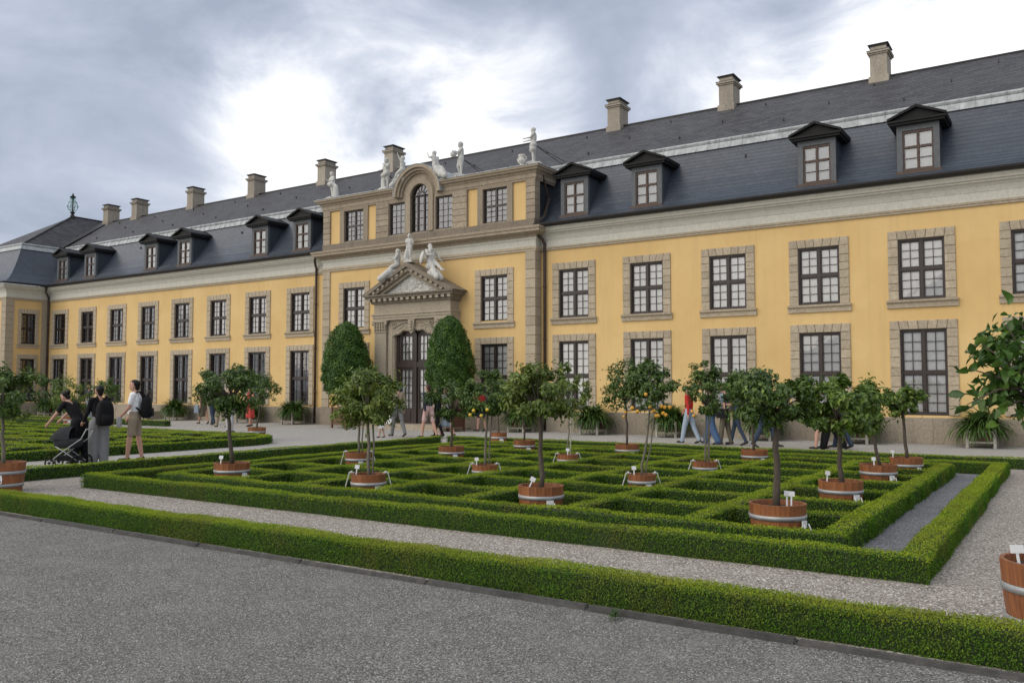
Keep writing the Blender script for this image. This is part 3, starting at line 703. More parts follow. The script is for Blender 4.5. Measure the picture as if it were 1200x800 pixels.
pp(MB().box(XC-2.0, XC+2.0, YP-.02, YC+.01, 4.69, 5.10), 'frieze')
pr = [(0, 5.10), (.08, 5.105), (.09, 5.19), (.13, 5.20), (.14, 5.27), (.26, 5.30), (.27, 5.38), (.34, 5.40), (.35, 5.46), (0, 5.47)]
pb(MB().sweep(pr, [((XC-2.02, YC), (-1, 0)), ((XC-2.02, YP-.02), (-1, -1)), ((XC+2.02, YP-.02), (1, -1)), ((XC+2.02, YC), (1, 0))]), 'cornice', 'darkstone')
dn = MB()
for x in np.arange(-2.1, 2.11, .30): dn.box(XC+x-.075, XC+x+.075, YP-.27, YP-.1, 5.19, 5.295)
tag(pp(dn, 'dentils'), kind='stuff')
AP = 6.70; dy0 = YP-.37
for s in (-1, 1):
    e, ap = (XC+s*2.42, 5.47), (XC, AP)
    for (t0, t1, yy, mat, nm) in ((-.16, 0, dy0, 'darkstone', 'raking_cornice'), (-.30, -.16, dy0+.12, 'portalstone', 'raking_moulding'), (-.42, -.30, dy0+.24, 'portalstone', 'raking_moulding')):
        sl = (AP-5.47)/2.42; f = math.sqrt(1+sl*sl)
        x_in = (XC+s*(2.42+(t0*f/sl if False else 0)))
        p = [(e[0], e[1]+t0*f), (ap[0], ap[1]+t0*f), (ap[0], ap[1]+t1*f), (e[0], e[1]+t1*f)]
        p = [(x, max(z, 5.465)) for x, z in p]
        zb0 = 5.465
        def xat(off): return XC+s*2.42*(AP+off*f-zb0)/(AP-5.47)
        poly = [(xat(t0), zb0), (XC, AP+t0*f), (XC, AP+t1*f), (xat(t1), zb0)]
        pb(MB().prism_y(poly if s > 0 else poly[::-1], yy, YC+.01), nm, mat)
    rd = MB()
    for q in np.arange(.16, .97, .105):
        x, z = XC+s*2.42*(1-q), 5.47+(AP-5.47)*q-.245; z = max(z, 5.53); rd.box(x-.06, x+.06, dy0+.03, dy0+.2, z-.05, z+.05)
    tag(pp(rd, 'dentils'), kind='stuff')
tm = MB().prism_y([(XC-1.95, 5.465), (XC+1.95, 5.465), (XC, AP-.36)], YP+.02, YC); rr = random.Random(9)
for k in range(120):
    x = rr.gauss(0, .42); zmax = 5.5+(AP-.46-5.5)*(1-abs(x)/1.75); z = rr.uniform(5.52, max(5.54, zmax-.06))
    if abs(x) > 1.1: continue
    tm.sphere((XC+x, YP+.02, z), rr.uniform(.03, .075), 7, 0, (rr.uniform(.6, 1.8), .6, rr.uniform(.5, 1.5)))
for k in range(10): a = rr.uniform(-1, 1); tm.tube([(XC+a*.7*q, YP-.0, 5.55+.6*q*(1-.5*q)+.03*math.sin(9*q+k)) for q in np.linspace(.1, 1, 8)], .025, 6)
pb(tm, 'tympanum', 'statuestone', smooth=False)
# door
m = MB(); yd = 26.62; zt = 3.98
m.box(XC-1.0, XC-.88, yd, yd+.16, .19, zt).box(XC+.88, XC+1.0, yd, yd+.16, .19, zt).box(XC-.09, XC+.09, yd-.03, yd+.16, .19, zt).box(XC-1.0, XC+1.0, yd-.02, yd+.17, 2.46, 2.68).box(XC-1.0, XC+1.0, yd, yd+.15, 3.84, zt+.1)
door = pb(m, 'door', 'door_wood')
for s in (-1, 1):
    a, b = sorted((XC+s*.09, XC+s*.88)); lf = MB()
    for (za, zb, nr, base) in ((.19, 2.46, 5, .62), (2.68, 3.84, 3, .10)):
        lf.box(a, a+.11, yd+.03, yd+.11, za, zb).box(b-.11, b, yd+.03, yd+.11, za, zb).box(a+.11, b-.11, yd+.03, yd+.11, za, za+base).box(a+.11, b-.11, yd+.03, yd+.11, zb-.1, zb)
        if base > .3: lf.box(a+.17, b-.17, yd+.012, yd+.03, za+.1, za+base-.1)
        ia, ib, ja, jb = a+.11, b-.11, za+base, zb-.1
        for i in (1, 2): x = ia+(ib-ia)*i/3; lf.box(x-.012, x+.012, yd+.04, yd+.09, ja, jb)
        for i in range(1, nr): z = ja+(jb-ja)*i/nr; lf.box(ia, ib, yd+.042, yd+.088, z-.012, z+.012)
        for i in range(3):
            for j in range(nr):
                quad(ia+(ib-ia)*i/3+.012, ia+(ib-ia)*(i+1)/3-.012, yd+.065, ja+(jb-ja)*j/nr+.012, ja+(jb-ja)*(j+1)/nr-.012).build('pane', 'pane_glass', door)
    lf.build('door_leaf', 'door_wood', door)
quad(XC-.95, XC+.95, yd+.125, .3, 4.0).build('curtain', 'curtain', door); quad(XC-1.1, XC+1.1, yd+.7, .0, 4.2).build('room', 'room_dark', door)
MB().sphere((XC-.16, yd-.03, 1.25), .03, 8).build('handle', 'hoop', door)

# ---- roofs
LOW = [(-.44, 7.78), (-.17, 7.85), (.10, 8.04), (.42, 8.37), (.75, 8.83), (1.08, 9.40), (1.36, 9.95), (1.48, 10.22)]
RY, RZ = 5.7, 13.0
def roof_run(x0, x1):
    coursed('mansard_slates', [((x0, D+a, b), (x1, D+a, b), (x1, D+c, d), (x0, D+c, d)) for (a, b), (c, d) in zip(LOW, LOW[1:])], 'slate_steep', PAL, .17).location = -PO
roof_run(XR-.02, XE+.4); roof_run(PX1-1.2, XL+.02)
coursed('upper_slates', [((-56, D+1.60, 10.40), (XE+.4, D+1.60, 10.40), (XE+.4, D+RY, RZ), (-56, D+RY, RZ))], 'slate_upper', PAL, .20).location = -PO
pb(MB().add([(-56, D+RY, RZ), (XE+.4, D+RY, RZ), (XE+.4, D+2*RY, 10), (-56, D+2*RY, 10)], [(0, 1, 2, 3)]), 'upper_slates', 'slate_upper')
pb(MB().box(-56, XE+.4, D+RY-.07, D+RY+.07, RZ-.02, RZ+.035), 'ridge_cap', 'dark_metal')
pb(MB().box(XE-.01, XE, D, D+2*RY, 0, 7.7).add([(XE+.39, D-.2, 7.7), (XE+.39, D+1.5, 10.3), (XE+.39, D+RY, RZ), (XE+.39, D+2*RY, 10), (XE+.39, D+2*RY, 7.7)], [(0, 1, 2, 3, 4)]), 'end_wall', 'plaster')
# lead roll at the break
LP = [(1.385, 10.06), (1.36, 10.07), (1.462, 10.30), (1.53, 10.32), (1.50, 10.34), (1.475, 10.40), (1.49, 10.445), (1.54, 10.47), (1.62, 10.45)]
for (x0, x1) in ((XR-.6, XE+.4), (PX1-1.0, XL+.4)):
    pb(MB().sweep_x([(D+a, b) for a, b in LP], x0, x1, cap=False), 'lead_roll', 'lead')
    sm = MB()
    for x in np.arange(x0, x1, .42): sm.sweep_x([(D+a-.012, b+.008) for a, b in LP], x-.014, x+.014)
    tag(pb(sm, 'lead_seams', 'lead'), kind='stuff')
# slate hooks
hk = MB(); rr = random.Random(4)
for row, (yy, zz_) in enumerate([(2.6, 11.06), (3.7, 11.76), (4.9, 12.52)]):
    for x in np.arange(-55+row*1.3, XE, 3.9): hk.box(x-.015, x+.015, D+yy-.06, D+yy+.02, zz_-.02, zz_+.06)
for x in np.arange(-50, XE, 2.92):
    hk.box(x-.02, x+.02, D+1.12, D+1.2, 9.55, 9.66)
tag(pb(hk, 'slate_hooks', 'dark_metal'), kind='stuff')

# dormers
def dormer(x):
    yf = D+.1; W2 = .58; zb, zt_ = 8.06, 9.48; off = Vector((x, yf, 0))
    o = MB().box(-W2, -W2+.16, 0, .12, zb, zt_).box(W2-.16, W2, 0, .12, zb, zt_).box(-W2+.16, W2-.16, 0, .12, zt_-.17, zt_).build('dormer', 'dormer_trim', PAL, loc=off-PO)
    MB().box(-W2-.04, W2+.04, -.07, .1, zb-.10, zb+.02).build('sill', 'dormer_wood', o)
    w = W2-.16; h0, h1 = zb+.02, zt_-.17; f = MB()
    f.box(-w, -w+.05, .03, .1, h0, h1).box(w-.05, w, .03, .1, h0, h1).box(-w+.05, w-.05, .03, .1, h1-.07, h1).box(-w+.05, w-.05, .03, .1, h0, h0+.09).box(-.035, .035, .025, .1, h0+.09, h1-.07)
    tz = h0+.09+(h1-h0-.16)*.60; f.box(-w+.07, -.035, .03, .1, tz-.035, tz+.035).box(.035, w-.07, .03, .1, tz-.035, tz+.035)
    mz = (h0+.09+tz-.035)/2; f.box(-w+.07, w-.07, .05, .08, mz-.012, mz+.012); f.build('window_frame', 'dormer_wood', o)
    for s in (-1, 1):
        a, b = sorted((s*.035, s*(w-.05)))
        for (c, d) in ((h0+.09, mz-.012), (mz+.012, tz-.035), (tz+.035, h1-.07)): quad(a, b, .07, c, d).build('pane', 'pane_glass', o)
    quad(-w, w, .115, h0, h1).build('blind', 'blind_cool', o)
    for s in (-1, 1):
        MB().add([(s*(W2-.02), .1, zb-.15), (s*(W2-.02), .1, zt_), (s*(W2-.02), 1.35, zt_), (s*(W2-.02), .55, zb+.35)], [(0, 1, 2, 3)]).build('cheek', 'slate_steep', o)
    r = MB(); e = W2+.17; za = 10.0; ov = -.16; bk = 1.75
    # eaves moulding and gabled cap with a real thickness
    r.box(-e, e, ov, bk-.2, zt_, zt_+.07).box(-e-.05, e+.05, ov-.05, bk-.15, zt_+.07, zt_+.13)
    for s in (-1, 1):
        p = [(s*(e+.06), zt_+.13), (0, za-.06), (0, za+.02), (s*(e+.06), zt_+.20)]
        r.prism_y(p if s > 0 else p[::-1], ov-.07, bk)
    r.prism_y([(-e, zt_+.13), (e, zt_+.13), (0, za-.04)], ov+.05, bk-.1)
    r.build('dormer_roof', 'dormer_black', o)
for k in (0, 1, 3, 4, 6, 7): dormer(RB[k]-.02)
for k in (0, 1, 3, 4, 6, 7): dormer(LB[k]-.08)
# chimneys
for x in (-5.5, -11.2, -16.2, -29.1, -34.0, -39.8, -45.5, -51.4, -54.7):
    a, b = .29, .42; m = MB().box(-a, a, -b, b, -.6, .86).box(-a-.05, a+.05, -b-.05, b+.05, -.6, .05)
    o = m.build('chimney', 'chimneystone', PAL, loc=Vector((x, D+RY, 12.9))-PO)
    MB().box(-a-.04, a+.04, -b-.04, b+.04, .86, .92).box(-a-.09, a+.09, -b-.09, b+.09, .92, .99).box(-a+.02, a-.02, -b+.02, b-.02, .99, 1.17).build('chimney_head', 'chimneystone', o)
    MB().box(-a-.02, a+.02, -b-.02, b+.02, 1.17, 1.21).box(-a-.06, a+.06, -b-.06, b+.06, 1.21, 1.24).box(-a-.1, a+.1, -b-.1, b+.1, .99, 1.005).build('chimney_cap', 'dark_metal', o)

# ---- far pavilion: a wing that comes forward at the far end
PYF, PX0 = 24.85, -60.0
def rotwin(kind, y, z, curtain): w_ = window(kind, PX1, y, z, False, curtain, math.pi/2); w_.scale = (.66, 1, 1); return w_
ph = [(26.12-.42, 26.12+.42, ZU-.06, ZU+1.76), (26.12-.42, 26.12+.42, ZL, ZL+2.53)]
m = MB(); cuts(PYF, D+.2, .76, 6.83, ph, m, lambda a, b, c, d: [(PX1, a, c), (PX1, b, c), (PX1, b, d), (PX1, a, d)])
pb(m, 'wall', 'plaster')
pb(wall_front(PX0, PX1, .0, 6.83, [], PYF), 'wall', 'plaster')
rotwin('upper', 26.12, ZU, 'drape'); rotwin('lower', 26.12, ZL, 'drape')
q = MB()
for z0_, z1_ in zip(np.linspace(0, 6.8, 19)[:-1], np.linspace(0, 6.8, 19)[1:]):
    q.box(PX1-.5, PX1+.05, PYF-.05, PYF+.42, z0_+.008, z1_-.008); q.box(PX1-.1, PX1+.05, D-.42, D-.01, z0_+.008, z1_-.008)
tag(pb(q, 'quoins', 'sandstone'), kind='stuff')
pv = [((PX0, PYF), (0, -1)), ((PX1, PYF), (1, -1)), ((PX1, D), (1, 0))]
pb(MB().sweep(ARCH, pv), 'architrave', 'sandstone'); pb(MB().sweep(CORN, pv), 'cornice', 'palestone')
pb(MB().sweep([(.34, 7.70), (.42, 7.68), (.50, 7.71), (.51, 7.78), (.34, 7.79)], pv), 'gutter', 'dark_metal')
pb(MB().box(PX1, PX1+.09, PYF-.09, D, 0, .765).box(PX0, PX1+.09, PYF-.09, PYF, 0, .765), 'plinth', 'plinthstone')
st1, st2 = [], []
for (a, b), (c, d) in zip(LOW, LOW[1:]):
    st1.append(((PX1-a, PYF+a, b), (PX1-a, D+3, b), (PX1-c, D+3, d), (PX1-c, PYF+c, d)))
    st2.append(((PX0, PYF+a, b), (PX1-a, PYF+a, b), (PX1-c, PYF+c, d), (PX0, PYF+c, d)))
coursed('mansard_slates', st1, 'slate_steep', PAL, .17).location = -PO; coursed('mansard_slates', st2, 'slate_steep', PAL, .17).location = -PO
tx, ty = PX1-1.6, PYF+1.6; ax_, ay_ = -55.8, 30.9
coursed('upper_slates', [((tx, ty, 10.4), (tx, D+RY, 10.4), (ax_, D+RY, RZ+.12), (ax_, ay_, RZ+.12))], 'slate_upper', PAL, .2).location = -PO
coursed('upper_slates', [((2*ax_-tx, ty, 10.4), (tx, ty, 10.4), (ax_+.01, ay_, RZ+.12), (ax_-.01, ay_, RZ+.12))], 'slate_upper', PAL, .2).location = -PO
pb(MB().sweep([(-a, b) for a, b in LP], [((PX0, PYF), (0, -1)), ((PX1, PYF), (1, -1)), ((PX1, D+1.7), (1, 0))]), 'lead_roll', 'lead')
pb(MB().tube([(tx, ty, 10.43), (ax_, ay_, RZ+.15), (ax_, D+RY+.1, RZ+.15)], .05, 6), 'ridge_cap', 'dark_metal')
pb(MB().add([(tx-.25, D+1.55, 10.60), (tx+.1, D+1.55, 10.50), (ax_+1.0, D+RY, RZ+.06), (ax_+.2, D+RY, RZ+.14)], [(0, 1, 2, 3)]), 'valley_flashing', 'slate_upper')
# ornamental copper finial
fn = MB().lathe([(.16, -.1), (.14, .12), (.07, .2), (.16, .28), (.16, .33), (.05, .38), (.035, 1.2), (.05, 1.22), (.17, 1.34), (.21, 1.38), (.10, 1.42), (.07, 1.5), (.02, 1.62), (.001, 1.66)], 12)
o = fn.build('finial', 'dark_metal', PAL, loc=Vector((ax_, ay_, RZ+.1))-PO)
sc = MB()
for k in range(8):
    t = k*math.pi/4; c, s = math.cos(t), math.sin(t)
    sc.tube([(c*r, s*r, z) for r, z in ((.05, .38), (.26, .50), (.33, .72), (.25, .98), (.12, 1.15), (.17, 1.3))], .016, 5); sc.sphere((c*.33, s*.33, .72), .05, 6); sc.sphere((c*.25, s*.25, 1.0), .04, 6)
sc.build('scrollwork', 'copper_green', o)

# downpipes
def pipe(x, y, y0, x0):
    m = MB().tube([(x0, y0, 7.66), (x0, y0, 7.50), (x0+(x-x0)*.25, y0+.02, 7.38), (x0+(x-x0)*.85, y0+(y-y0)*.7, 7.20), (x, y, 7.05), (x, y, 6.5), (x, y, .05)], .055, 8)
    for z in (1.4, 3.4, 5.4): m.cyl((x, y, z), (x, y, z+.07), .07, n=8)
    pb(m, 'downpipe', 'pipe_metal', smooth=True)
pipe(-16.45, D-.10, D-.42, -16.62); pipe(-28.62, D-.10, D-.42, -28.35); pipe(PX1+.16, D-.1, D-.42, PX1+.44)
pb(MB().tube([(-16.62, YC+.35, 9.9), (-16.58, D+.45, 8.9), (-16.45, D-.1, 8.1), (-16.62, D-.40, 7.8)], .05, 6), 'downpipe', 'pipe_metal')
for x in (-22.25-5.62,): pb(MB().tube([(x, YC+.35, 9.9), (x-.1, D+.45, 8.9), (x-.1, D-.1, 8.1)], .05, 6), 'downpipe', 'pipe_metal')
# handrail and step at a side door of the far wing
hr = empty('handrail', (LB[4]+1.9, 25.9, 0), 0, 'thin dark iron handrail beside the steps of the pavilion wing', 'handrail')
MB().tube([(-.9, .9, 1.55), (0, 0, .95), (0, -.0, 0)], .02, 6).cyl((-.9, .9, 1.55), (-.9, .9, .6), .02, n=6).build('rail', 'dark_metal', hr)
tag(MB().box(LB[4]-.2, LB[4]+1.7, 26.2, D-.1, 0, .2).box(LB[4]-.0, LB[4]+1.5, 26.55, D-.1, .2, .42).build('entrance_steps', 'plinthstone'), 'low stone entrance steps against the plinth of the pavilion wing', 'steps')

# ================================================================== clipped box hedges
HH = .225
def wob(x, y, s=0): return .012*math.sin(1.7*x+s)+.009*math.sin(3.1*x+2.3*y+s*2)+.010*math.sin(2.2*y+1+s)
def wobn(P, s=0): return .013*np.sin(1.7*P[:, 0]+s+.9*P[:, 1])+.010*np.sin(4.3*P[:, 0]+3.1*P[:, 1]+s*2)+.011*np.sin(2.2*P[:, 1]+1+s)+.006*np.sin(9.7*P[:, 0]+8.1*P[:, 1])
def hedge_mesh(segs, dens, leaf, h=HH, seed=1, round_end=False):
    """segs: axis-aligned boxes (x0,x1,y0,y1). Leaves on top and the four sides over a dark core."""
    r = np.random.default_rng(seed); V = []; Fq = []; var = []; mi = []; nv = 0; core = MB()
    for (x0, x1, y0, y1) in segs:
        d = .03; nx = max(1, int((x1-x0)/.35)); ny = max(1, int((y1-y0)/.35))
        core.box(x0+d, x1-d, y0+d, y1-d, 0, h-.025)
        areas = [((x1-x0)*(y1-y0), 'top'), ((x1-x0)*h, 'y0'), ((x1-x0)*h, 'y1'), ((y1-y0)*h, 'x0'), ((y1-y0)*h, 'x1')]
        for A, k in areas:
            dd = dens*(1.0 if k in ('top', 'y0', 'x1') else .35)     # back and left faces are seen less: thinner
            n = int(A*dd); 
            if n < 1: continue
            a, b = r.random(n), r.random(n)
            if k == 'top':
                P = np.stack([x0+(x1-x0)*a, y0+(y1-y0)*b, np.full(n, h)], 1); N = np.tile([0, 0, 1.], (n, 1)); ax = np.tile([0, 0, .6], (n, 1))
                e = np.minimum(np.minimum(P[:, 0]-x0, x1-P[:, 0]), np.minimum(P[:, 1]-y0, y1-P[:, 1])); P[:, 2] -= np.clip(.04-e, 0, .04)*.6
            elif k in ('y0', 'y1'):
                s = -1 if k == 'y0' else 1; P = np.stack([x0+(x1-x0)*a, np.full(n, y0 if s < 0 else y1), h*b], 1); N = np.tile([0, s*1., .25], (n, 1)); ax = np.tile([0, 0, .8], (n, 1))
                P[:, 1] += s*(-.03*np.clip(P[:, 2]/h-.75, 0, 1)*2-.018*np.clip(.3-P[:, 2]/h, 0, 1)*3)
            else:
                s = -1 if k == 'x0' else 1; P = np.stack([np.full(n, x0 if s < 0 else x1), y0+(y1-y0)*a, h*b], 1); N = np.tile([s*1., 0, .25], (n, 1)); ax = np.tile([0, 0, .8], (n, 1))
                P[:, 0] += s*(-.03*np.clip(P[:, 2]/h-.75, 0, 1)*2)
            w = wobn(P, seed)[:, None]; P = P+N*w*(.6 if k == 'top' else .75)+N*r.normal(0, .009, (n, 1)); P[:, 2] = np.maximum(P[:, 2], .008)
            v, f = leaves(P, N, leaf, leaf*.62, .75, .2, r, ax)
            V.append(v); Fq.append(f+nv); nv += len(v)
            hz = P[:, 2]/h; fresh_skylit = np.where(k == 'top', .52, .0)  # top leaves paler: yellowish new growth plus sky light painted into the colour
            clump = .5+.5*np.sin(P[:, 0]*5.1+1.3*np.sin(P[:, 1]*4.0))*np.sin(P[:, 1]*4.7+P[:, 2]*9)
            q = np.clip(r.normal(.30, .12, n)+fresh_skylit+.16*(clump-.5)+np.where(r.random(n) < .03, .3, 0), 0, 1); var.append(np.repeat(q, 2))
    V, Fq, var = np.concatenate(V), np.concatenate(Fq), np.concatenate(var)
    me = np_mesh('hedge', V, Fq, var); me.materials.append(MATS['box_leaf'])
    return me, core
def hedge_obj(name, segs, dens, leaf, label=None, cat='hedge', parent=None, seed=1, h=HH, group=None):
    me, core = hedge_mesh(segs, dens, leaf, h, seed)
    x = sum((s[0]+s[1])/2 for s in segs)/len(segs); y = sum((s[2]+s[3])/2 for s in segs)/len(segs)
    if parent is None:
        o = empty(name, (x, y, 0), 0, label, cat, group); tgt, off = o, Vector((-x, -y, 0))
        tag(link('foliage', me, None, tgt, off), kind='stuff'); core.build('stems', 'hedge_core', tgt, off)
    else:
        o = core.build(name, 'hedge_core', parent, -parent.location); tag(link('foliage', me, None, o), kind='stuff')
    return o
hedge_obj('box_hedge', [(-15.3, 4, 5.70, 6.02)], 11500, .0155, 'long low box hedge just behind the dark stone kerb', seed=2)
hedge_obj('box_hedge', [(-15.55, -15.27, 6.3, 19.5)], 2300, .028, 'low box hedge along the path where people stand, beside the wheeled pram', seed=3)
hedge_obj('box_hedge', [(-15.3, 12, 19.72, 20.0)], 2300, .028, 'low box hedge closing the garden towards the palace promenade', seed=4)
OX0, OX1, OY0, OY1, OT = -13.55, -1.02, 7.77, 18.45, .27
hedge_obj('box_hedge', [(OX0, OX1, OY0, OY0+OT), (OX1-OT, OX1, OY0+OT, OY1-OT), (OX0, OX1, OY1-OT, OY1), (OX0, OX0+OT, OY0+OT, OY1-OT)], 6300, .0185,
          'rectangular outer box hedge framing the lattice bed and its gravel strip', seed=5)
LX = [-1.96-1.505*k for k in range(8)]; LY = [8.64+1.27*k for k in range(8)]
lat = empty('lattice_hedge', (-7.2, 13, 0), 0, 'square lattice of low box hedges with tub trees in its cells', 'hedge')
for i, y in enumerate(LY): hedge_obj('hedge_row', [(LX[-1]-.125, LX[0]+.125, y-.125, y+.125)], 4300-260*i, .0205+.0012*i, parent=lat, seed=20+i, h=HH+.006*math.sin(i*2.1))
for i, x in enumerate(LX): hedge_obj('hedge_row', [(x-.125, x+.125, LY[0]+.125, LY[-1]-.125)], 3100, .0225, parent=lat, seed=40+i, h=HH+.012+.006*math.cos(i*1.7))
# second parterre beyond the path, with a rounded corner
def rounded(cx, cy, rx0, ry0, rr_, n=10):
    return None
LGX, LGY0, LGY1 = -19.25, 6.0, 17.6
tag(MB().add([(-48, LGY0, .009), (LGX, LGY0, .009), (LGX, LGY1-2.2, .009), (LGX-.7, LGY1-.7, .009), (LGX-2.2, LGY1, .009), (-48, LGY1+1.2, .009)], [(0, 1, 2, 3, 4, 5)]).build('far_bed_soil', 'soil'), kind='structure')
sg = []
for k in range(40):
    y = LGY0+(LGY1-1.9-LGY0)*k/40; sg.append((LGX-.28, LGX, y, y+(LGY1-1.9-LGY0)/40+.02))
for k in range(14):
    t = math.pi/2*k/13; x, y = LGX-1.9+1.76*math.cos(t), LGY1-1.9+1.76*math.sin(t); sg.append((x-.17, x+.17, y-.17, y+.17))
for k in range(26):
    x = LGX-1.9-k*1.05; sg.append((x-1.07, x, LGY1-.28+.04*k, LGY1+.04*k))
hedge_obj('box_hedge', sg, 1100, .038, 'box hedge with a rounded corner round the second parterre', seed=61)
pt = empty('parterre_hedge', (-28, 12, 0), 0, 'flat parterre of low interlaced box hedges beyond the path', 'hedge')
rr = random.Random(12); row = []
for i in range(8):
    y = LGY0+.9+i*1.38; x = LGX-.9
    seg = []
    while x > -44:
        l = rr.uniform(1.6, 3.6); seg.append((x-l, x, y-.24, y+.24)); x -= l+rr.choice([.0, .35, .5])
    hedge_obj('hedge_row', seg, 620, .045, parent=pt, seed=70+i, h=.24)
for i in range(9):
    x = LGX-1.6-i*2.6; hedge_obj('hedge_row', [(x-.2, x+.2, LGY0+.3, LGY1-.8)], 620, .045, parent=pt, seed=90+i, h=.23)
for k, (y0, y1) in enumerate([(20.3, 20.65), (21.9, 22.25)]):
    hedge_obj('box_hedge', [(-60, -34+2*k, y0, y1)], 320, .06, ['low box hedge strip lying past the parterre towards the palace', 'last low box hedge strip before the corner pavilion'][k], seed=110+k, h=.25)

# ================================================================== tubs with citrus trees
STAVE = {}
def tub(parent, rt, h, prop=False, plate=None):
    """wooden tub of staves with two zinc hoops; returns the tub part"""
    rb = rt*.84; n = 18; key = (round(rt, 3), round(h, 3))
    if key not in STAVE:
        a = math.pi/n*.985; m = MB(); vs = []
        for z, rr_ in ((0, rb), (h*.5, (rt+rb)/2+.008), (h, rt)):
            for r2 in (rr_, rr_-.028):
                vs += [(r2*math.cos(-a), r2*math.sin(-a), z), (r2*math.cos(a), r2*math.sin(a), z)] if r2 == rr_ else [(r2*math.cos(a), r2*math.sin(a), z), (r2*math.cos(-a), r2*math.sin(-a), z)]
        fs = [(i*4+j, i*4+(j+1) % 4, i*4+4+(j+1) % 4, i*4+4+j) for i in range(2) for j in range(4)]+[(8, 9, 10, 11), (3, 2, 1, 0)]
        me = m.add(vs, fs).mesh('stave'); me.materials.append(MATS['tub_wood']); STAVE[key] = me
    t = MB(); t.lathe([(.001, .02), (rb-.03, .02), (rt-.04, h-.055), (.001, h-.03)], 20)
    tb = t.build('tub', 'soil', parent)
    for k in range(n):
        o = link('stave', STAVE[key], None, tb); o.rotation_euler = (0, 0, 2*math.pi*k/n)
    for z in (h*.24, h*.66):
        r0 = rb+(rt-rb)*z/h+.011; MB().lathe([(r0-.004, z-.024), (r0+.003, z-.024), (r0+.006, z+.024), (r0-.002, z+.024)], 28).build('hoop', 'hoop', tb, smooth=True)
    if plate is not None:      # small white plate with a carrying handle
        a = plate; c, s = math.cos(a), math.sin(a); r0 = (rb+rt)/2+.03; m = MB()
        m.box(-.045, .045, -.006, .006, h*.42, h*.60).tube([(-.05, -.02, h*.52), (-.05, -.05, h*.34), (.05, -.05, h*.34), (.05, -.02, h*.52)], .008, 6)
        o = m.build('tub_plate', 'plastic_white', tb, (r0*c, r0*s, 0)); o.rotation_euler = (0, 0, a+math.pi/2)
    if prop:                   # pair of galvanised carrying brackets standing off each side
        for s in (-1, 1):
            m = MB()
            m.tube([(s*(rt+.02), 0, h+.014), (s*(rt+.12), 0, .05)], .008, 6).tube([(s*(rt-.05), 0, h+.012), (s*(rt+.03), 0, h+.016)], .008, 6).sphere((s*(rt-.01), 0, h+.02), .02, 8)
            o = m.build('bracket', 'bracket_metal', tb); o.rotation_euler = (0, 0, YAW)
    return tb
def sign(parent, x, y, z, lean=.2, tall=.13, w=.066):
    m = MB().box(-.008, .008, -.004, .004, -.06, tall).box(-w/2, w/2, -.008, -.004, tall-.015, tall+.04)
    o = m.build('plant_label', 'plastic_white', parent, (x, y, z)); o.rotation_euler = (-.25, lean, YAW); return o
def crown_mesh(c, rx, ry, rz, n, leaf, mat, seed, clumps=26, flat=0.0, droop=.0, hollow=.35, gap=.0, lobes=None):
    """leaf clumps spread through an uneven volume: returns mesh and clump centres"""
    r = np.random.default_rng(seed); cs = []
    while len(cs) < clumps:
        p = r.normal(0, 1, 3); p /= np.linalg.norm(p); p *= r.uniform(hollow, 1)**.6
        if p[2] < -.75 and r.random() < .7: continue
        if lobes is not None and max(1-((p[0]-a)**2+(p[2]-b)**2)**.5/s for a, b, s in lobes) < 0: continue
        cs.append(p*[rx, ry, rz])
    cs = np.array(cs); cs[:, 2] -= flat*np.maximum(cs[:, 2], 0)*.5
    cs += r.normal(0, .06, cs.shape)*[rx, ry, rz]
    w = r.uniform(.5, 1.5, clumps); idx = r.choice(clumps, n, p=w/w.sum()); sz = (r.uniform(.18, .34, clumps)*(rx*ry*rz)**(1/3))[idx]
    d = unit(r.normal(0, 1, (n, 3))); rad = r.uniform(.25, 1.0, (n, 1))**.7*sz[:, None]
    P = cs[idx]+d*rad*[1.15, 1.15, .85]
    # a few stray shoots beyond the outline
    k = int(n*.05); u = unit(cs[r.integers(0, clumps, k)]); P[:k] = u*[rx, ry, rz]*r.uniform(.98, 1.18, (k, 1))+r.normal(0, .03, (k, 3))
    out = unit(P/np.array([rx, ry, rz])); N = unit(out*.8+d*.7+[0, 0, .55]); ax = d*.6+out*.8+[0, 0, -droop]
    v, f = leaves(P+np.array(c), N, leaf*.9, leaf*.44, .45, .16, r, ax)
    q = np.clip(r.normal(.42, .2, n)+.16*(r.random(clumps)[idx]-.5)*2, 0, 1)
    me = np_mesh('crown', v, f, np.repeat(q, 2)); me.materials.append(MATS[mat]); return me, cs
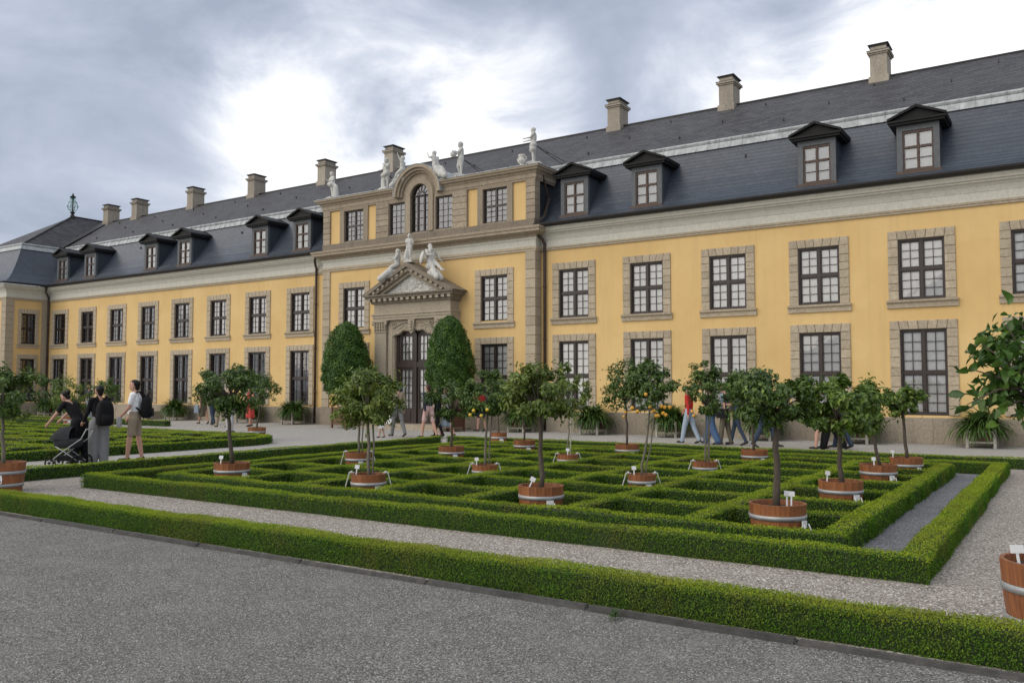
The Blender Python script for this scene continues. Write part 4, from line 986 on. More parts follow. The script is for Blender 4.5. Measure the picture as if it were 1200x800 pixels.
def citrus(spec):
    x, y = spec['pos']; h = spec.get('h', .40); rt = spec.get('rt', .29); dp = depth(x, y)
    o = empty('citrus_tree', (x, y, 0), 0, spec['label'], 'tree', 'citrus trees in wooden tubs')
    tub(o, rt, h, spec.get('prop'), spec.get('plate', YAW-math.pi/2+.35))
    cpx, cpy, wx, wy = spec['crown']; k = dp/F_PX
    # crown centre: same distance from the camera as the tub, on the pixel's sight line
    d = ray(cpx, cpy); t = dp/(-math.sin(YAW)*d.x+math.cos(YAW)*d.y); C = Vector((0, 0, CAM_H))+d*t-Vector((x, y, 0))
    rx, rz = wx*k/2*1.0, wy*k/2*1.0; cr = (C.x, C.y, C.z); ry = rx*.9
    # axes of the crown follow the sight line only in size, not in place
    me, cs = crown_mesh(cr, rx, ry, rz, int(spec.get('n', 1500)*2.5), spec.get('leaf', .075), spec.get('mat', 'citrus_mid'), spec['seed'], spec.get('clumps', 38), spec.get('flat', 0), spec.get('droop', .1), lobes=spec.get('lobes'))
    r = random.Random(spec['seed']); zt = C.z-rz*.55; bow = spec.get('bow', .015)
    tw = spec.get('trunk', .026); bark = spec.get('bark', 'bark')
    bx, by = spec.get('lean', (0, 0)); tp = [(bx*(1-i/6)+C.x*.85*(i/6)**1.2+r.uniform(-bow, bow), by*(1-i/6)+C.y*.85*(i/6)**1.2+r.uniform(-bow, bow), (h-.05)+(zt-h+.05)*i/6) for i in range(7)]
    m = MB().tube(tp, [tw*(1.15-.35*i/6) for i in range(7)], 8)
    if spec.get('twin'): m.tube([(a+.055+.02*i/6, b+.03, c) for i, (a, b, c) in enumerate(tp)], tw*.62, 7)
    trunk = m.build('trunk', bark, o, smooth=True)
    b = MB(); T = Vector(tp[-1])
    for q in cs[::2]:
        e = Vector(cr)+Vector(q)*.92; mid = T.lerp(e, .5)+Vector((r.uniform(-.04, .04), r.uniform(-.04, .04), .03)); b.tube([T-Vector((0, 0, .02)), mid, e], [tw*.55, tw*.32, .004], 5)
    b.build('limbs', bark, o, smooth=True)
    tag(link('crown', me, None, o), kind='stuff')
    if spec.get('stake'): MB().cyl((.05, .02, h-.05), (.05+C.x*.6, .02+C.y*.6, C.z+rz*.5), .011, n=6).build('stake', 'white_paint' if spec['stake'] == 2 else 'bark_pale', o)
    for (fx, fy) in spec.get('fruit', []):
        d = ray(fx, fy); t = (dp-ry*.85)/(-math.sin(YAW)*d.x+math.cos(YAW)*d.y); P = Vector((0, 0, CAM_H))+d*t-Vector((x, y, 0)); s = MB().sphere((0, 0, 0), .030, 10, 0, (1, 1, 1.05)); s.build('fruit', spec.get('fmat', 'fruit'), o, tuple(P), smooth=True)
    for (sx_, sy_, ln) in spec.get('signs', [(-.1, -.12, .15)]): sign(o, sx_*rt, sy_*rt, h-.05, ln)
    return o
SW = 'in the row by the front hedge'; 
TREES = [
 dict(px=(634, 568), crown=(634, 462, 84, 76), mat='citrus_light', n=1700, leaf=.075, label='yellowish green citrus tree with its label tilted on a long white stick', seed=101, rt=.29, signs=[(-.35, -.5, .45)], trunk=.03),
 dict(px=(911, 588.5), crown=(909, 466, 110, 78), mat='citrus_dark', n=2300, leaf=.07, lobes=[(-.45, .05, .62), (.1, .35, .5), (.55, .15, .55), (.05, -.25, .42)], label='dark curly-leaved citrus tree with a wide lopsided crown and a gap showing the wall', seed=102, rt=.30, trunk=.036, signs=[(.25, .3, .1), (.42, .25, .1)], plate=YAW-math.pi/2+.75, flat=.2),
 dict(px=(985, 562.5), crown=(983, 478, 92, 68), mat='citrus_mid', n=1300, leaf=.105, label='big-leaved mid green citrus tree beside the grey gravel strip, second tub from the front hedge', seed=103, rt=.285, signs=[(-.6, -.1, .2)], trunk=.032),
 dict(px=(1029, 543.5), crown=(1016, 476, 46, 58), mat='citrus_mid', n=1100, leaf=.09, label='slim citrus tree with a leaning reddish trunk beside the gravel strip', seed=104, rt=.285, lean=(.02, 0), trunk=.026, signs=[(-.1, -.5, 0)]),
 dict(px=(1062, 535.5), crown=(1058, 470, 46, 40), mat='citrus_mid', n=900, leaf=.09, label='small-crowned citrus tree in the lattice corner by the gravel strip and the palace promenade', seed=105, rt=.275, trunk=.028, signs=[(-.75, -.1, 0)]),
 dict(px=(432, 554.5), crown=(431, 466, 84, 74), mat='citrus_light', n=1800, leaf=.078, label='twin-stemmed pale green citrus tree with bracketed tub in the row by the front hedge', seed=106, rt=.255, twin=True, prop=True, signs=[(-.7, -.3, .1)], trunk=.024, bark='bark_pale', plate=YAW-math.pi/2+.7),
 dict(px=(420, 529.5), crown=(422, 468, 46, 50), mat='citrus_mid', n=900, label='twin-stemmed citrus tree in a bracketed tub, in the second row from the front hedge', seed=107, rt=.25, twin=True, prop=True, trunk=.022, bark='bark_pale', signs=[]),
 dict(px=(272, 541.5), crown=(266, 456, 74, 58), mat='citrus_dark', n=1900, leaf=.075, label='dark dense citrus tree in the lattice corner nearest the pram', seed=108, rt=.29, trunk=.032, signs=[(-.25, -.6, 0)], plate=YAW-math.pi/2+1.05),
 dict(px=(529, 522.5), crown=(530, 470, 62, 48), mat='citrus_dark', n=1300, label='broad flat-topped citrus tree in the third lattice row from the front hedge', seed=109, rt=.275, trunk=.026, flat=.5, signs=[]),
 dict(px=(568, 544), crown=(573, 463, 58, 54), mat='citrus_dark', n=1300, label='grey-green citrus tree on a stake, two yellow fruits hanging under its crown', seed=110, h=.34, rt=.215, twin=True, prop=True, bark='bark_pale', trunk=.02, fruit=[(564, 487), (555, 481), (571, 480), (551, 486)], fmat='fruit_lemon', signs=[(-.5, -.4, .0)]),
 dict(px=(584, 506.5), crown=(585, 462, 40, 42), mat='citrus_mid', n=800, label='citrus tree in the tub at the back corner by the promenade hedge', seed=111, rt=.24, trunk=.02, signs=[]),
 dict(px=(614.5, 515.5), crown=(612, 464, 44, 42), mat='citrus_mid', n=800, label='citrus tree with thin reddish stem in the last lattice row, farthest from the gravel strip', seed=112, rt=.26, trunk=.022, signs=[]),
 dict(px=(665, 532), crown=(668, 464, 46, 52), mat='citrus_light', n=520, leaf=.08, label='sparse young citrus tree tied to a pale stake in a bracketed tub', seed=113, h=.34, rt=.205, prop=True, stake=2, trunk=.014, bark='bark_pale', signs=[(.2, -.3, 0)]),
 dict(px=(735, 520), crown=(733, 455, 56, 62), mat='citrus_dark', n=1300, label='upright dark citrus tree with orange fruit low on one side, in the last lattice row', seed=114, rt=.265, trunk=.024, fruit=[(731, 488), (733, 483), (742, 478), (747, 482)], signs=[]),
 dict(px=(752, 555), crown=(765, 452, 56, 64), mat='citrus_dark', n=1150, label='staked orange tree hung with a cluster of ripe fruit over its tub', seed=115, h=.34, rt=.21, prop=True, twin=True, trunk=.018, bark='bark_pale', fruit=[(757, 462), (741, 478), (747, 482), (762, 477), (766, 481), (771, 487), (777, 484), (779, 477), (785, 477), (775, 476), (769, 487), (780, 486)], signs=[(-.35, -.5, 0)]),
 dict(px=(826, 540.5), crown=(828, 458, 52, 62), mat='citrus_dark', n=1200, label='dark citrus tree on two pale stakes with a few oranges at its lower edge', seed=116, h=.34, rt=.215, prop=True, twin=True, stake=1, trunk=.016, bark='bark_pale', fruit=[(811, 482), (813, 487)], signs=[]),
 dict(px=(884, 526.5), crown=(878, 460, 54, 52), mat='citrus_dark', n=900, label='citrus tree in the last lattice row, next to the corner tree by the gravel strip', seed=117, rt=.265, trunk=.024, signs=[]),
 dict(px=(301, 500.5), crown=(307, 459, 38, 40), mat='citrus_dark', n=1100, label='small round citrus tree on the rounded corner of the second parterre', seed=118, rt=.28, trunk=.024, signs=[]),
 dict(px=(4, 541), crown=(2, 460, 96, 66), mat='citrus_dark', n=1900, leaf=.085, label='spreading citrus tree in a tall tub at the end of the front hedge', seed=119, h=.46, rt=.32, trunk=.03, bark='bark_pale', signs=[]),
 dict(px=(36, 497), crown=(82, 460, 44, 44), mat='citrus_mid', n=800, leaf=.1, label='pale green citrus tree standing between the second parterre and the pavilion wing', seed=120, rt=.28, trunk=.024, signs=[], at=G(82, 499)),
 dict(px=(36, 497), crown=(126, 459, 34, 30), mat='citrus_dark', n=700, leaf=.1, label='dark compact citrus tree standing between the second parterre and the pavilion wing', seed=121, rt=.28, trunk=.024, signs=[], at=G(125, 501)),
]
for s in TREES:
    s['pos'] = s.get('at') or G(s['px'][0], s['px'][1], s.get('h', .40)); citrus(s)

# the large-leaved tree at the picture's edge: every big leaf is its own piece
tx_, ty_ = G(1237, 664, .46); bt = empty('citrus_tree', (tx_, ty_, 0), 0, 'large-leaved tree in a tall tub on the gravel beside the outer hedge corner', 'tree', 'citrus trees in wooden tubs')
tub(bt, .32, .50, False, YAW-math.pi/2-.55); sign(bt, -.20, -.06, .46, .0, .09, .09)
def big_leaf(seed):
    r = random.Random(seed); L, Wd = .092, .052; m = MB(); k = [(0, .1), (.18, .62), (.42, 1.0), (.70, .82), (.9, .38), (1, .02)]; vs = []
    for t, w in k:
        bend = -.03*t*t-.01*math.sin(t*6+seed); vs += [(t*L, -w*Wd/2, bend+.008*w), (t*L, 0, bend-.004), (t*L, w*Wd/2, bend+.008*w)]
    fs = []
    for i in range(5): fs += [(3*i, 3*i+3, 3*i+4, 3*i+1), (3*i+1, 3*i+4, 3*i+5, 3*i+2)]
    me = m.add(vs, fs).mesh('leaf'); me.materials.append(MATS['big_leaf']); a = me.attributes.new('var', 'FLOAT', 'FACE'); a.data.foreach_set('value', [.15+.2*seed]*len(fs)); me.polygons.foreach_set('use_smooth', [True]*len(fs)); return me
BL = [big_leaf(i) for i in range(4)]
dp = depth(tx_, ty_); k_ = dp/F_PX; rr = random.Random(77)
def bpt(px, py, dd=0):
    d = ray(px, py); t = (dp+dd)/(-math.sin(YAW)*d.x+math.cos(YAW)*d.y); return Vector((0, 0, CAM_H))+d*t-Vector((tx_, ty_, 0))
top = bpt(1216, 470)
m = MB().tube([(0, 0, .42), (top.x*.3, top.y*.3, .75), tuple(top)], [.032, .027, .022], 8); m.build('trunk', 'bark', bt, smooth=True)
lim = MB(); tips = []
targets = [(1178, 380, -.1), (1150, 402, 0), (1137, 432, .05), (1133, 474, -.05), (1160, 452, .15), (1180, 420, .2), (1195, 370, 0), (1215, 385, -.2), (1178, 478, -.12), (1152, 500-22, .1), (1200, 440, -.25), (1190, 405, -.3), (1240, 400, 0), (1262, 440, .1), (1235, 470, -.2), (1170, 430, -.2), (1205, 486, .0), (1255, 480, -.1), (1228, 430, .2), (1185, 455, .05)]
for (a, b, c) in targets:
    e = bpt(a, b, c); s = Vector(top)+Vector((0, 0, rr.uniform(-.08, .12))); mid = s.lerp(e, .55)+Vector((0, 0, .05)); lim.tube([tuple(s), tuple(mid), tuple(e)], [.012, .008, .003], 5); tips.append((s, mid, e))
lim.build('limbs', 'bark', bt, smooth=True)
cm_, _ = crown_mesh(tuple(bpt(1222, 428)), 68*k_, 52*k_, 70*k_, 1700, .078, 'big_leaf', 78, 34, 0, .2); tag(link('crown', cm_, None, bt), kind='stuff')
cnt = 0
for (s, mid, e) in tips:
    for j in range(14):
        t = rr.uniform(.35, 1.05); p = (s.lerp(mid, t*2) if t < .5 else mid.lerp(e, (t-.5)*2))+Vector((rr.gauss(0, .05), rr.gauss(0, .05), rr.gauss(0, .045)))
        o = link('leaf', rr.choice(BL), None, bt, p); sc_l = rr.uniform(.65, 1.15); o.scale = (sc_l,)*3
        dirv = (e-s).normalized()*.6+Vector((rr.gauss(0, .7), rr.gauss(0, .7), rr.gauss(-.1, .45))); dirv.normalize()
        q = dirv.to_track_quat('X', 'Z'); o.rotation_mode = 'QUATERNION'; o.rotation_quaternion = q @ __import__('mathutils').Quaternion((1, 0, 0), rr.gauss(0, .7)); cnt += 1

# ================================================================== clipped bay cones in box planters
def plank_box(root, w, h, z0, panels=3, white=True):
    m = MB(); a = w/2
    for sx_ in (-1, 1):
        for sy_ in (-1, 1): m.box(sx_*a-.035, sx_*a+.035, sy_*a-.035, sy_*a+.035, 0, h+.05)
    for z in (z0, h-.03): m.box(-a+.035, a-.035, -a-.02, -a+.02, z-.025, z+.025).box(-a+.035, a-.035, a-.02, a+.02, z-.025, z+.025).box(-a-.02, -a+.02, -a+.035, a-.035, z-.025, z+.025).box(a-.02, a+.02, -a+.035, a-.035, z-.025, z+.025)
    b = m.build('planter_frame', 'white_paint' if white else 'panel_brown', root)
    zs = np.linspace(z0+.025, h-.055, panels+1)
    for i in range(panels):
        for (x0, x1, y0, y1) in ((-a+.035, a-.035, -a-.008, -a+.012), (-a+.035, a-.035, a-.012, a+.008), (-a-.008, -a+.012, -a+.035, a-.035), (a-.012, a+.008, -a+.035, a-.035)):
            MB().box(x0, x1, y0, y1, zs[i]+.004, zs[i+1]-.004).build('board', 'panel_brown', b)
    MB().box(-a+.02, a-.02, -a+.02, a-.02, z0, h-.06).build('soil', 'soil', root)
def cone(px, seed, label, ws=1.0):
    Y = 25.35; x = FC(px, 460, Y)[0]; o = empty('bay_cone', (x, Y, 0), 0, label, 'topiary', 'clipped bay cones beside the portal')
    plank_box(o, .78, .85, .18, 3, False)
    MB().tube([(0, 0, .75), (.01, 0, 1.2), (0, .01, 1.7)], [.05, .045, .04], 8).build('trunk', 'bark', o)
    r = np.random.default_rng(seed); n = 13000; zt = np.array([1.40, 1.55, 2.0, 2.5, 3.17, 3.86, 4.17, 4.33]); rd = np.array([.62, .82, .99, 1.00, .85, .60, .39, .10])
    z = r.uniform(1.40, 4.33, n*2); R0 = np.interp(z, zt, rd); keep = r.random(n*2) < (R0+.15)/1.2; z, R0 = z[keep], R0[keep]; n = len(z); th = r.uniform(0, 2*math.pi, n)
    R_ = ws*R0*(1+.05*np.sin(3*th+z*2.3)+.05*np.sin(7*th-4*z)+.045*np.sin(13*z+5*th))+r.normal(0, .035, n)-np.abs(r.normal(0, .05, n))
    P = np.stack([R_*np.cos(th), R_*np.sin(th), z+.03*np.sin(5*th)], 1); N = np.stack([np.cos(th), np.sin(th), np.full(n, .45)], 1)
    v, f = leaves(P, N, .075, .042, .55, .15, r, np.tile([0, 0, .5], (n, 1))); var = np.clip(r.normal(.40, .13, n)+.10*np.sin(4*th+5*z)+.08*np.sin(9*th-7*z), 0, 1)
    me = np_mesh('crown', v, f, np.repeat(var, 2)); me.materials.append(MATS['bay_leaf']); tag(link('crown', me, None, o), kind='stuff')
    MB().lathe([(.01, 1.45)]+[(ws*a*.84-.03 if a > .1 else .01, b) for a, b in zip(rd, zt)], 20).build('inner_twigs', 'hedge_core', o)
cone(405.5, 5, 'clipped bay cone in a box between the portal and the pavilion wing'); cone(526.5, 6, 'slightly narrower clipped bay cone in a box beside the portal', .9)

# ================================================================== strap-leaved plants in white-framed boxes along the wall
def strap_mesh(seed, n=700, ZB=.48):
    r = random.Random(seed); V = []; Fq = []; var = []
    for i in range(n):
        a = r.uniform(0, 2*math.pi); L = r.uniform(.62, 1.02); el = r.uniform(.2, 1.55); w = r.uniform(.028, .046); x0, y0 = r.gauss(0, .13), r.gauss(0, .13); c, s = math.cos(a), math.sin(a); k0 = len(V); x = z = 0; ang = el
        for j in range(6):
            hw = w*(1-.14*j) if j < 5 else .002; V += [(x0+c*x-s*hw, y0+s*x+c*hw, ZB+z), (x0+c*x+s*hw, y0+s*x-c*hw, ZB+z)]; st = L/5; x += math.cos(ang)*st; z += math.sin(ang)*st; ang -= r.uniform(.25, .52)
        for j in range(5): Fq.append((k0+2*j, k0+2*j+1, k0+2*j+3, k0+2*j+2))
        var += [min(1, max(0, r.gauss(.42, .22)))]*5
    me = np_mesh('leaves', V, Fq, var); me.materials.append(MATS['strap_leaf']); return me
SMs = [strap_mesh(i) for i in range(3)]
def agapanthus(x, y, i, label):
    o = empty('box_planter', (x, y, 0), 0, label, 'planter', 'strap-leaved planters along the palace wall')
    plank_box(o, .66, .48, .16, 2, True)
    l = tag(link('leaves', SMs[i % 3], None, o), kind='stuff'); l.rotation_euler = (0, 0, i*1.3)
PLP = [(55, 'between the two windows nearest the corner pavilion'), (84, 'below the second window from the corner pavilion'), (205, 'next to the iron handrail'), (290, 'below the second window before the raised centre'), (343, 'by the downpipe between pavilion wing and raised centre'),
       (610, 'under the corner stones of the raised centre'), (695, 'between the first and second window past the raised centre'), (785, 'between the second and third window past the raised centre'), (893, 'between the third and fourth window past the raised centre'), (1004, 'between the fourth and fifth window past the raised centre'), (1150, 'just after the fifth window past the raised centre')]
for i, (p, l) in enumerate(PLP): agapanthus(FC(p, 490, 26.45)[0], 26.45, i, 'white-framed wooden box of strap-leaved plants '+l)

# ================================================================== figures: one continuous skinned body each
def capsule(p0, p1, r0, r1, n=10):
    p0, p1 = np.array(p0, float), np.array(p1, float); ax = p1-p0; L = np.linalg.norm(ax)
    ax = ax/L if L > 1e-6 else np.array([0, 0, 1.]); a = np.cross(ax, [0, 0, 1.] if abs(ax[2]) < .9 else [1., 0, 0]); a /= np.linalg.norm(a); b = np.cross(ax, a)
    rings = [(p0-ax*r0*math.cos(t), r0*math.sin(t)) for t in (.02, .5, 1.05)]+[(p0, r0), (p1, r1)]+[(p1+ax*r1*math.cos(t), r1*math.sin(t)) for t in (1.05, .5, .02)]
    V = []; Fq = []
    for c, r in rings:
        for k in range(n): th = 2*math.pi*k/n; V.append(c+(a*math.cos(th)+b*math.sin(th))*r)
    for i in range(len(rings)-1):
        for k in range(n): Fq.append((i*n+k, i*n+(k+1) % n, (i+1)*n+(k+1) % n, (i+1)*n+k))
    Fq += [tuple(range(n-1, -1, -1)), tuple(range((len(rings)-1)*n, len(rings)*n))]
    return V, Fq
def remesh(caps, voxel, name, smooth=3):
    """caps: (p0,p1,r0,r1,material) -> one closed surface; each face takes the material of its nearest limb"""
    m = MB()
    for c in caps: m.add(*capsule(*c[:4]))
    o = bpy.data.objects.new('tmp', m.mesh('tmp')); COL.objects.link(o)
    md = o.modifiers.new('r', 'REMESH'); md.mode = 'VOXEL'; md.voxel_size = voxel
    s = o.modifiers.new('s', 'SMOOTH'); s.factor = .5; s.iterations = smooth
    dg = bpy.context.evaluated_depsgraph_get(); me = bpy.data.meshes.new_from_object(o.evaluated_get(dg)); me.name = name
    bpy.data.objects.remove(o); me.materials.clear()
    mats = sorted({c[4] for c in caps})
    for x in mats: me.materials.append(MATS[x])
    if len(mats) > 1:
        n = len(me.polygons); C = np.empty(n*3); me.polygons.foreach_get('center', C); C = C.reshape(-1, 3); best = np.full(n, 1e9); idx = np.zeros(n, np.int32)
        for c in caps:
            p0, p1 = np.array(c[0]), np.array(c[1]); ax = p1-p0; t = np.clip(((C-p0)@ax)/max(ax@ax, 1e-9), 0, 1); d = np.linalg.norm(C-(p0+t[:, None]*ax), axis=1)-(c[2]+(c[3]-c[2])*t)
            k = d < best; best[k] = d[k]; idx[k] = mats.index(c[4])
        me.polygons.foreach_set('material_index', idx)
    me.polygons.foreach_set('use_smooth', [True]*len(me.polygons)); me.update(); return me
def human(h=1.72, lean=0.0, legs=((.0, .0), (.0, .0)), arms=((.05, .12, .15), (.05, .12, .15)), head=0.0, top='white', sleeve='short', bottom='trousers', bmat='jeans',
          shoe='shoe', hair='hair_dark', style='short', skin='skin', w=1.0, fingers=False, belly=0.0, nude=False, child=False, twist=0.0):
    S = h/1.75; cs = []; add = lambda a, b, r0, r1, m: cs.append((tuple(a), tuple(b), r0, r1, m)); V3 = lambda *a: np.array(a, float)
    H = V3(0, 0, .95); t = V3(0, math.sin(lean), math.cos(lean)); f = V3(0, math.cos(lean), -math.sin(lean)); X = V3(math.cos(twist), math.sin(twist)*.6, 0)
    tm, bm = (top, bmat)
    if nude: tm = bm = skin; shoe = skin; hair = hair
    hd = 1.28 if child else 1.0
    # torso
    for s in (-1, 1):
        add(H+X*s*.075-V3(0, 0, .03), H+X*s*.07+t*.06, .098*w, .095*w, bm if bottom != 'dress' else tm)
        add(H+X*s*.06+t*.10, H+X*s*.07+t*.26, .088*w, .10*w, tm)
        add(H+X*s*.07+t*.26, H+X*s*.085+t*.40, .10*w, .095*w, tm)
        add(H+X*s*.08+t*.44, H+X*s*.165+t*.475, .075*w, .062, tm)
    if belly: add(H+t*.12+f*.05, H+t*.22+f*.05, .10+belly, .10, tm)
    nk = H+t*.52; hdv = t*.6+V3(0, math.sin(head), math.cos(head))*.4+V3(0, .10, 0); hdv /= np.linalg.norm(hdv)
    add(H+t*.46, nk+hdv*.06, .062, .05, skin if True else tm)
    hf = V3(0, math.cos(lean*.6+head), -math.sin(lean*.6+head)*.8); hc = nk+hdv*.138*hd+hf*.015
    add(hc-hdv*.035*hd+hf*.02, hc+hdv*.045*hd, .074*hd, .088*hd, skin); add(hc-hdv*.075*hd+hf*.035, hc-hdv*.06*hd+hf*.045, .045*hd, .05*hd, skin)
    add(hc+hf*.088*hd-hdv*.005, hc+hf*.108*hd-hdv*.028, .012, .017, skin)
    for s in (-1, 1): add(hc+X*s*.082*hd-hdv*.005, hc+X*s*.086*hd-hdv*.03, .017, .014, skin)
    if fingers:
        for s in (-1, 1): add(hc+X*s*.033+hf*.082+hdv*.012, hc+X*s*.036+hf*.082+hdv*.012, .012, .012, 'hair_dark')
        add(hc+X*.02+hf*.088-hdv*.062, hc-X*.02+hf*.088-hdv*.062, .010, .010, 'coral')
    if hair:
        add(hc+hdv*.062*hd-hf*.012, hc+hdv*.05*hd-hf*.045, .085*hd, .088*hd, hair); add(hc-hf*.05*hd+hdv*.02, hc-hf*.05*hd-hdv*.05, .07*hd, .055*hd, hair)
        add(hc+hdv*.085*hd+hf*.03, hc+hdv*.075*hd+hf*.05, .05*hd, .04*hd, hair)
        if style == 'long':
            for s in (-1, 0, 1): add(hc-hf*.055+X*s*.045, hc-hf*.075+X*s*.06-V3(0, 0, .24), .055, .04, hair)
        if style == 'bun': add(hc-hf*.12+hdv*.06, hc-hf*.13+hdv*.06, .05, .05, hair)
        if style == 'cap': add(hc+hdv*.06+hf*.08, hc+hdv*.055+hf*.15, .03, .02, hair)
    # legs
    for s, (p, k) in zip((-1, 1), legs):
        hp = H+X*s*(.105 if bottom == 'shorts' else .09)-V3(0, 0, .04); kn = hp+V3(s*.015, math.sin(p), -math.cos(p))*.43; an = kn+V3(0, math.sin(p-k), -math.cos(p-k))*.41
        lm = skin if bottom in ('shorts', 'skirt', 'dress') else bm; fat = {'wide': 1.35, 'trousers': 1.08, 'slim': .95}.get(bottom, 1.0)
        if bottom == 'shorts':
            add(hp, hp+(kn-hp)*.76, .088*w, .080, bm); add(hp+(kn-hp)*.6, kn, .060, .054, skin)
        elif bottom in ('skirt', 'dress'): add(hp, kn, .085*w, .06, skin)
        else: add(hp, kn, .096*w*fat, .066*fat*fat, bm)
        add(kn, kn+(an-kn)*.35, .058*fat if lm == skin else .066*fat*fat, .058*fat if lm == skin else .062*fat*fat, lm); add(kn+(an-kn)*.35, an, .056*fat if lm == skin else .062*fat*fat, .038 if lm == skin else .052*fat*fat, lm)
        q = p-k; fd = V3(s*.12, math.cos(max(-.6, q)*.8), min(0, math.sin(q))*.9-.05); fd /= np.linalg.norm(fd)
        an2 = an-V3(0, 0, .035); add(an2-fd*.035, an2+fd*.10, .042, .038, shoe); add(an2+fd*.10, an2+fd*.165, .037, .030, shoe)
    if bottom in ('skirt', 'dress'):
        L = .52 if bottom == 'dress' else .38; pm = (legs[0][0]+legs[1][0])*.25
        for s in (-1, 0, 1):
            for y in (-1, 1): add(H+X*s*.06+V3(0, y*.02, .05), H+X*s*.115+V3(0, y*.07+pm*.3, -L), .095, .075, bm)
    # arms
    for s, (p, ab, e) in zip((-1, 1), arms):
        sh = H+X*s*.19+t*.465; q = p+lean*.0
        d1 = V3(s*math.sin(ab), math.sin(q)*math.cos(ab), -math.cos(q)*math.cos(ab)); el = sh+d1*.28
        ab2 = ab*.4; d2 = V3(s*math.sin(ab2)-s*.12*(e > .5), math.sin(q+e), -math.cos(q+e)); d2 /= np.linalg.norm(d2); wr = el+d2*.25
        if sleeve == 'long': add(sh, el, .058*w, .048, tm); add(el, wr, .047, .036, tm)
        elif sleeve == 'short': add(sh, sh+d1*.17, .06*w, .058, tm); add(sh+d1*.13, el, .045, .040, skin); add(el, wr, .040, .027, skin)
        else: add(sh, el, .05*w, .039, skin); add(el, wr, .039, .027, skin)
        pl = wr+d2*.05; add(wr, pl+d2*.035, .026, .030, skin)
        side = np.cross(d2, V3(0, 0, 1.) if abs(d2[2]) < .8 else V3(0, 1., 0)); side /= np.linalg.norm(side); cu = np.cross(side, d2)
        if fingers:
            for k, (o_, l_) in enumerate(((-.027, .062), (-.009, .074), (.009, .070), (.027, .054))):
                b0 = pl+d2*.03+side*o_; b1 = b0+d2*l_*.5-cu*.006; b2 = b1+d2*l_*.35-cu*.022; add(b0, b1, .0095, .009, skin); add(b1, b2, .009, .008, skin)
            b0 = wr+d2*.02+side*.026; b1 = b0+side*.022+d2*.03-cu*.012; add(b0, b1, .012, .010, skin); add(b1, b1+d2*.028-cu*.008, .010, .009, skin)
        else: add(pl+d2*.03, pl+d2*.09-cu*.015, .026, .018, skin)
    cs = [(tuple(np.array(a)*S), tuple(np.array(b)*S), r0*S, r1*S, m) for a, b, r0, r1, m in cs]
    lo = min(min(a[2]-r0, b[2]-r1) for a, b, r0, r1, m in cs); dz = np.array([0, 0, -lo])
    return [(tuple(np.array(a)+dz), tuple(np.array(b)+dz), r0, r1, m) for a, b, r0, r1, m in cs]
def person(px, py, face, label, voxel=.017, group=None, at=None, **k):
    x, y = at or G(px, py); me = remesh(human(**k), voxel, 'person')
    o = link('person', me, None, None, (x, y, 0), R(face)); return tag(o, label, 'person', group)
def gear(name, mb, mats, root, label, cat, smooth=False):      # something carried: its own thing, placed in the carrier's frame
    o = mb.build(name, mats, None, root.location, root.rotation_euler.z, smooth); return tag(o, label, cat)
def backpack_mb(z=1.12, y=-.20, s=1.0):
    m = MB(); prof = [(.0, -.245), (.10, -.24), (.145, -.20), (.155, -.05), (.15, .08), (.125, .18), (.07, .235), (.0, .245)]
    n = 14; vs = []; fs = []
    for r_, zz_ in prof:
        for k in range(n): th = 2*math.pi*k/n; c, q = math.cos(th), math.sin(th); e = .55; vs.append((s*r_*math.copysign(abs(c)**e, c), y-.02+s*.62*r_*math.copysign(abs(q)**e, q), z+s*zz_))
    for i in range(len(prof)-1):
        for k in range(n): fs.append((i*n+k, i*n+(k+1) % n, (i+1)*n+(k+1) % n, (i+1)*n+k))
    m.add(vs, fs); m.box(-.10*s, .10*s, y-.15*s, y-.08*s, z-.20*s, z-.02*s)
    for q in (-1, 1): m.tube([(q*.09, y+.05, z-.18), (q*.14, y+.10, z-.05), (q*.15, y+.30, z+.10), (q*.12, y+.27, z+.27), (q*.10, y+.12, z+.345), (q*.09, y+.03, z+.22)], .02, 6)
    m.tube([(-.04, y-.03, z+.24), (0, y-.03, z+.29), (.04, y-.03, z+.24)], .01, 6)
    return m

# --- the group on the path
a = person(157, 541, 130, 'person in white short-sleeved shirt and beige shorts looking along the path, arms lowered', .0105, h=1.79, top='white', bottom='shorts', bmat='beige', legs=((.16, .06), (-.12, .06)), arms=((.22, .10, .55), (.18, .12, .45)), fingers=True, belly=.02, w=1.14)
gear('backpack', backpack_mb(1.20, -.22), 'black', a, 'black backpack on the back of the person in white', 'backpack', True)
gear('paper_bundle', MB().box(-.30, -.17, .22, .29, .78, 1.0).tube([(-.24, .26, .76), (-.22, .25, .82)], .03, 6), 'light_grey', a, 'crumpled pale bundle hanging from the hand of the person in white', 'bundle')
b = person(115, 545, 84, 'person in black jacket and loose grey trousers, dark hair, standing behind the bent one', .0105, h=1.66, top='black', sleeve='long', bottom='wide', bmat='grey', legs=((.06, .03), (-.05, .03)), arms=((.25, .12, .5), (.3, .1, .6)), fingers=True)
gear('backpack', backpack_mb(1.10, -.22, 1.12), 'black', b, 'bulky black backpack worn over the black jacket', 'backpack', True)
c = person(92, 544, 112, 'person all in black bending over the pram with bare arms reaching down', .0105, h=1.66, lean=.62, head=.25, top='black', sleeve='short', bottom='wide', bmat='black', legs=((.10, .12), (-.12, .08)), arms=((.62, .10, .12), (.75, .05, .15)), style='bun', fingers=True)
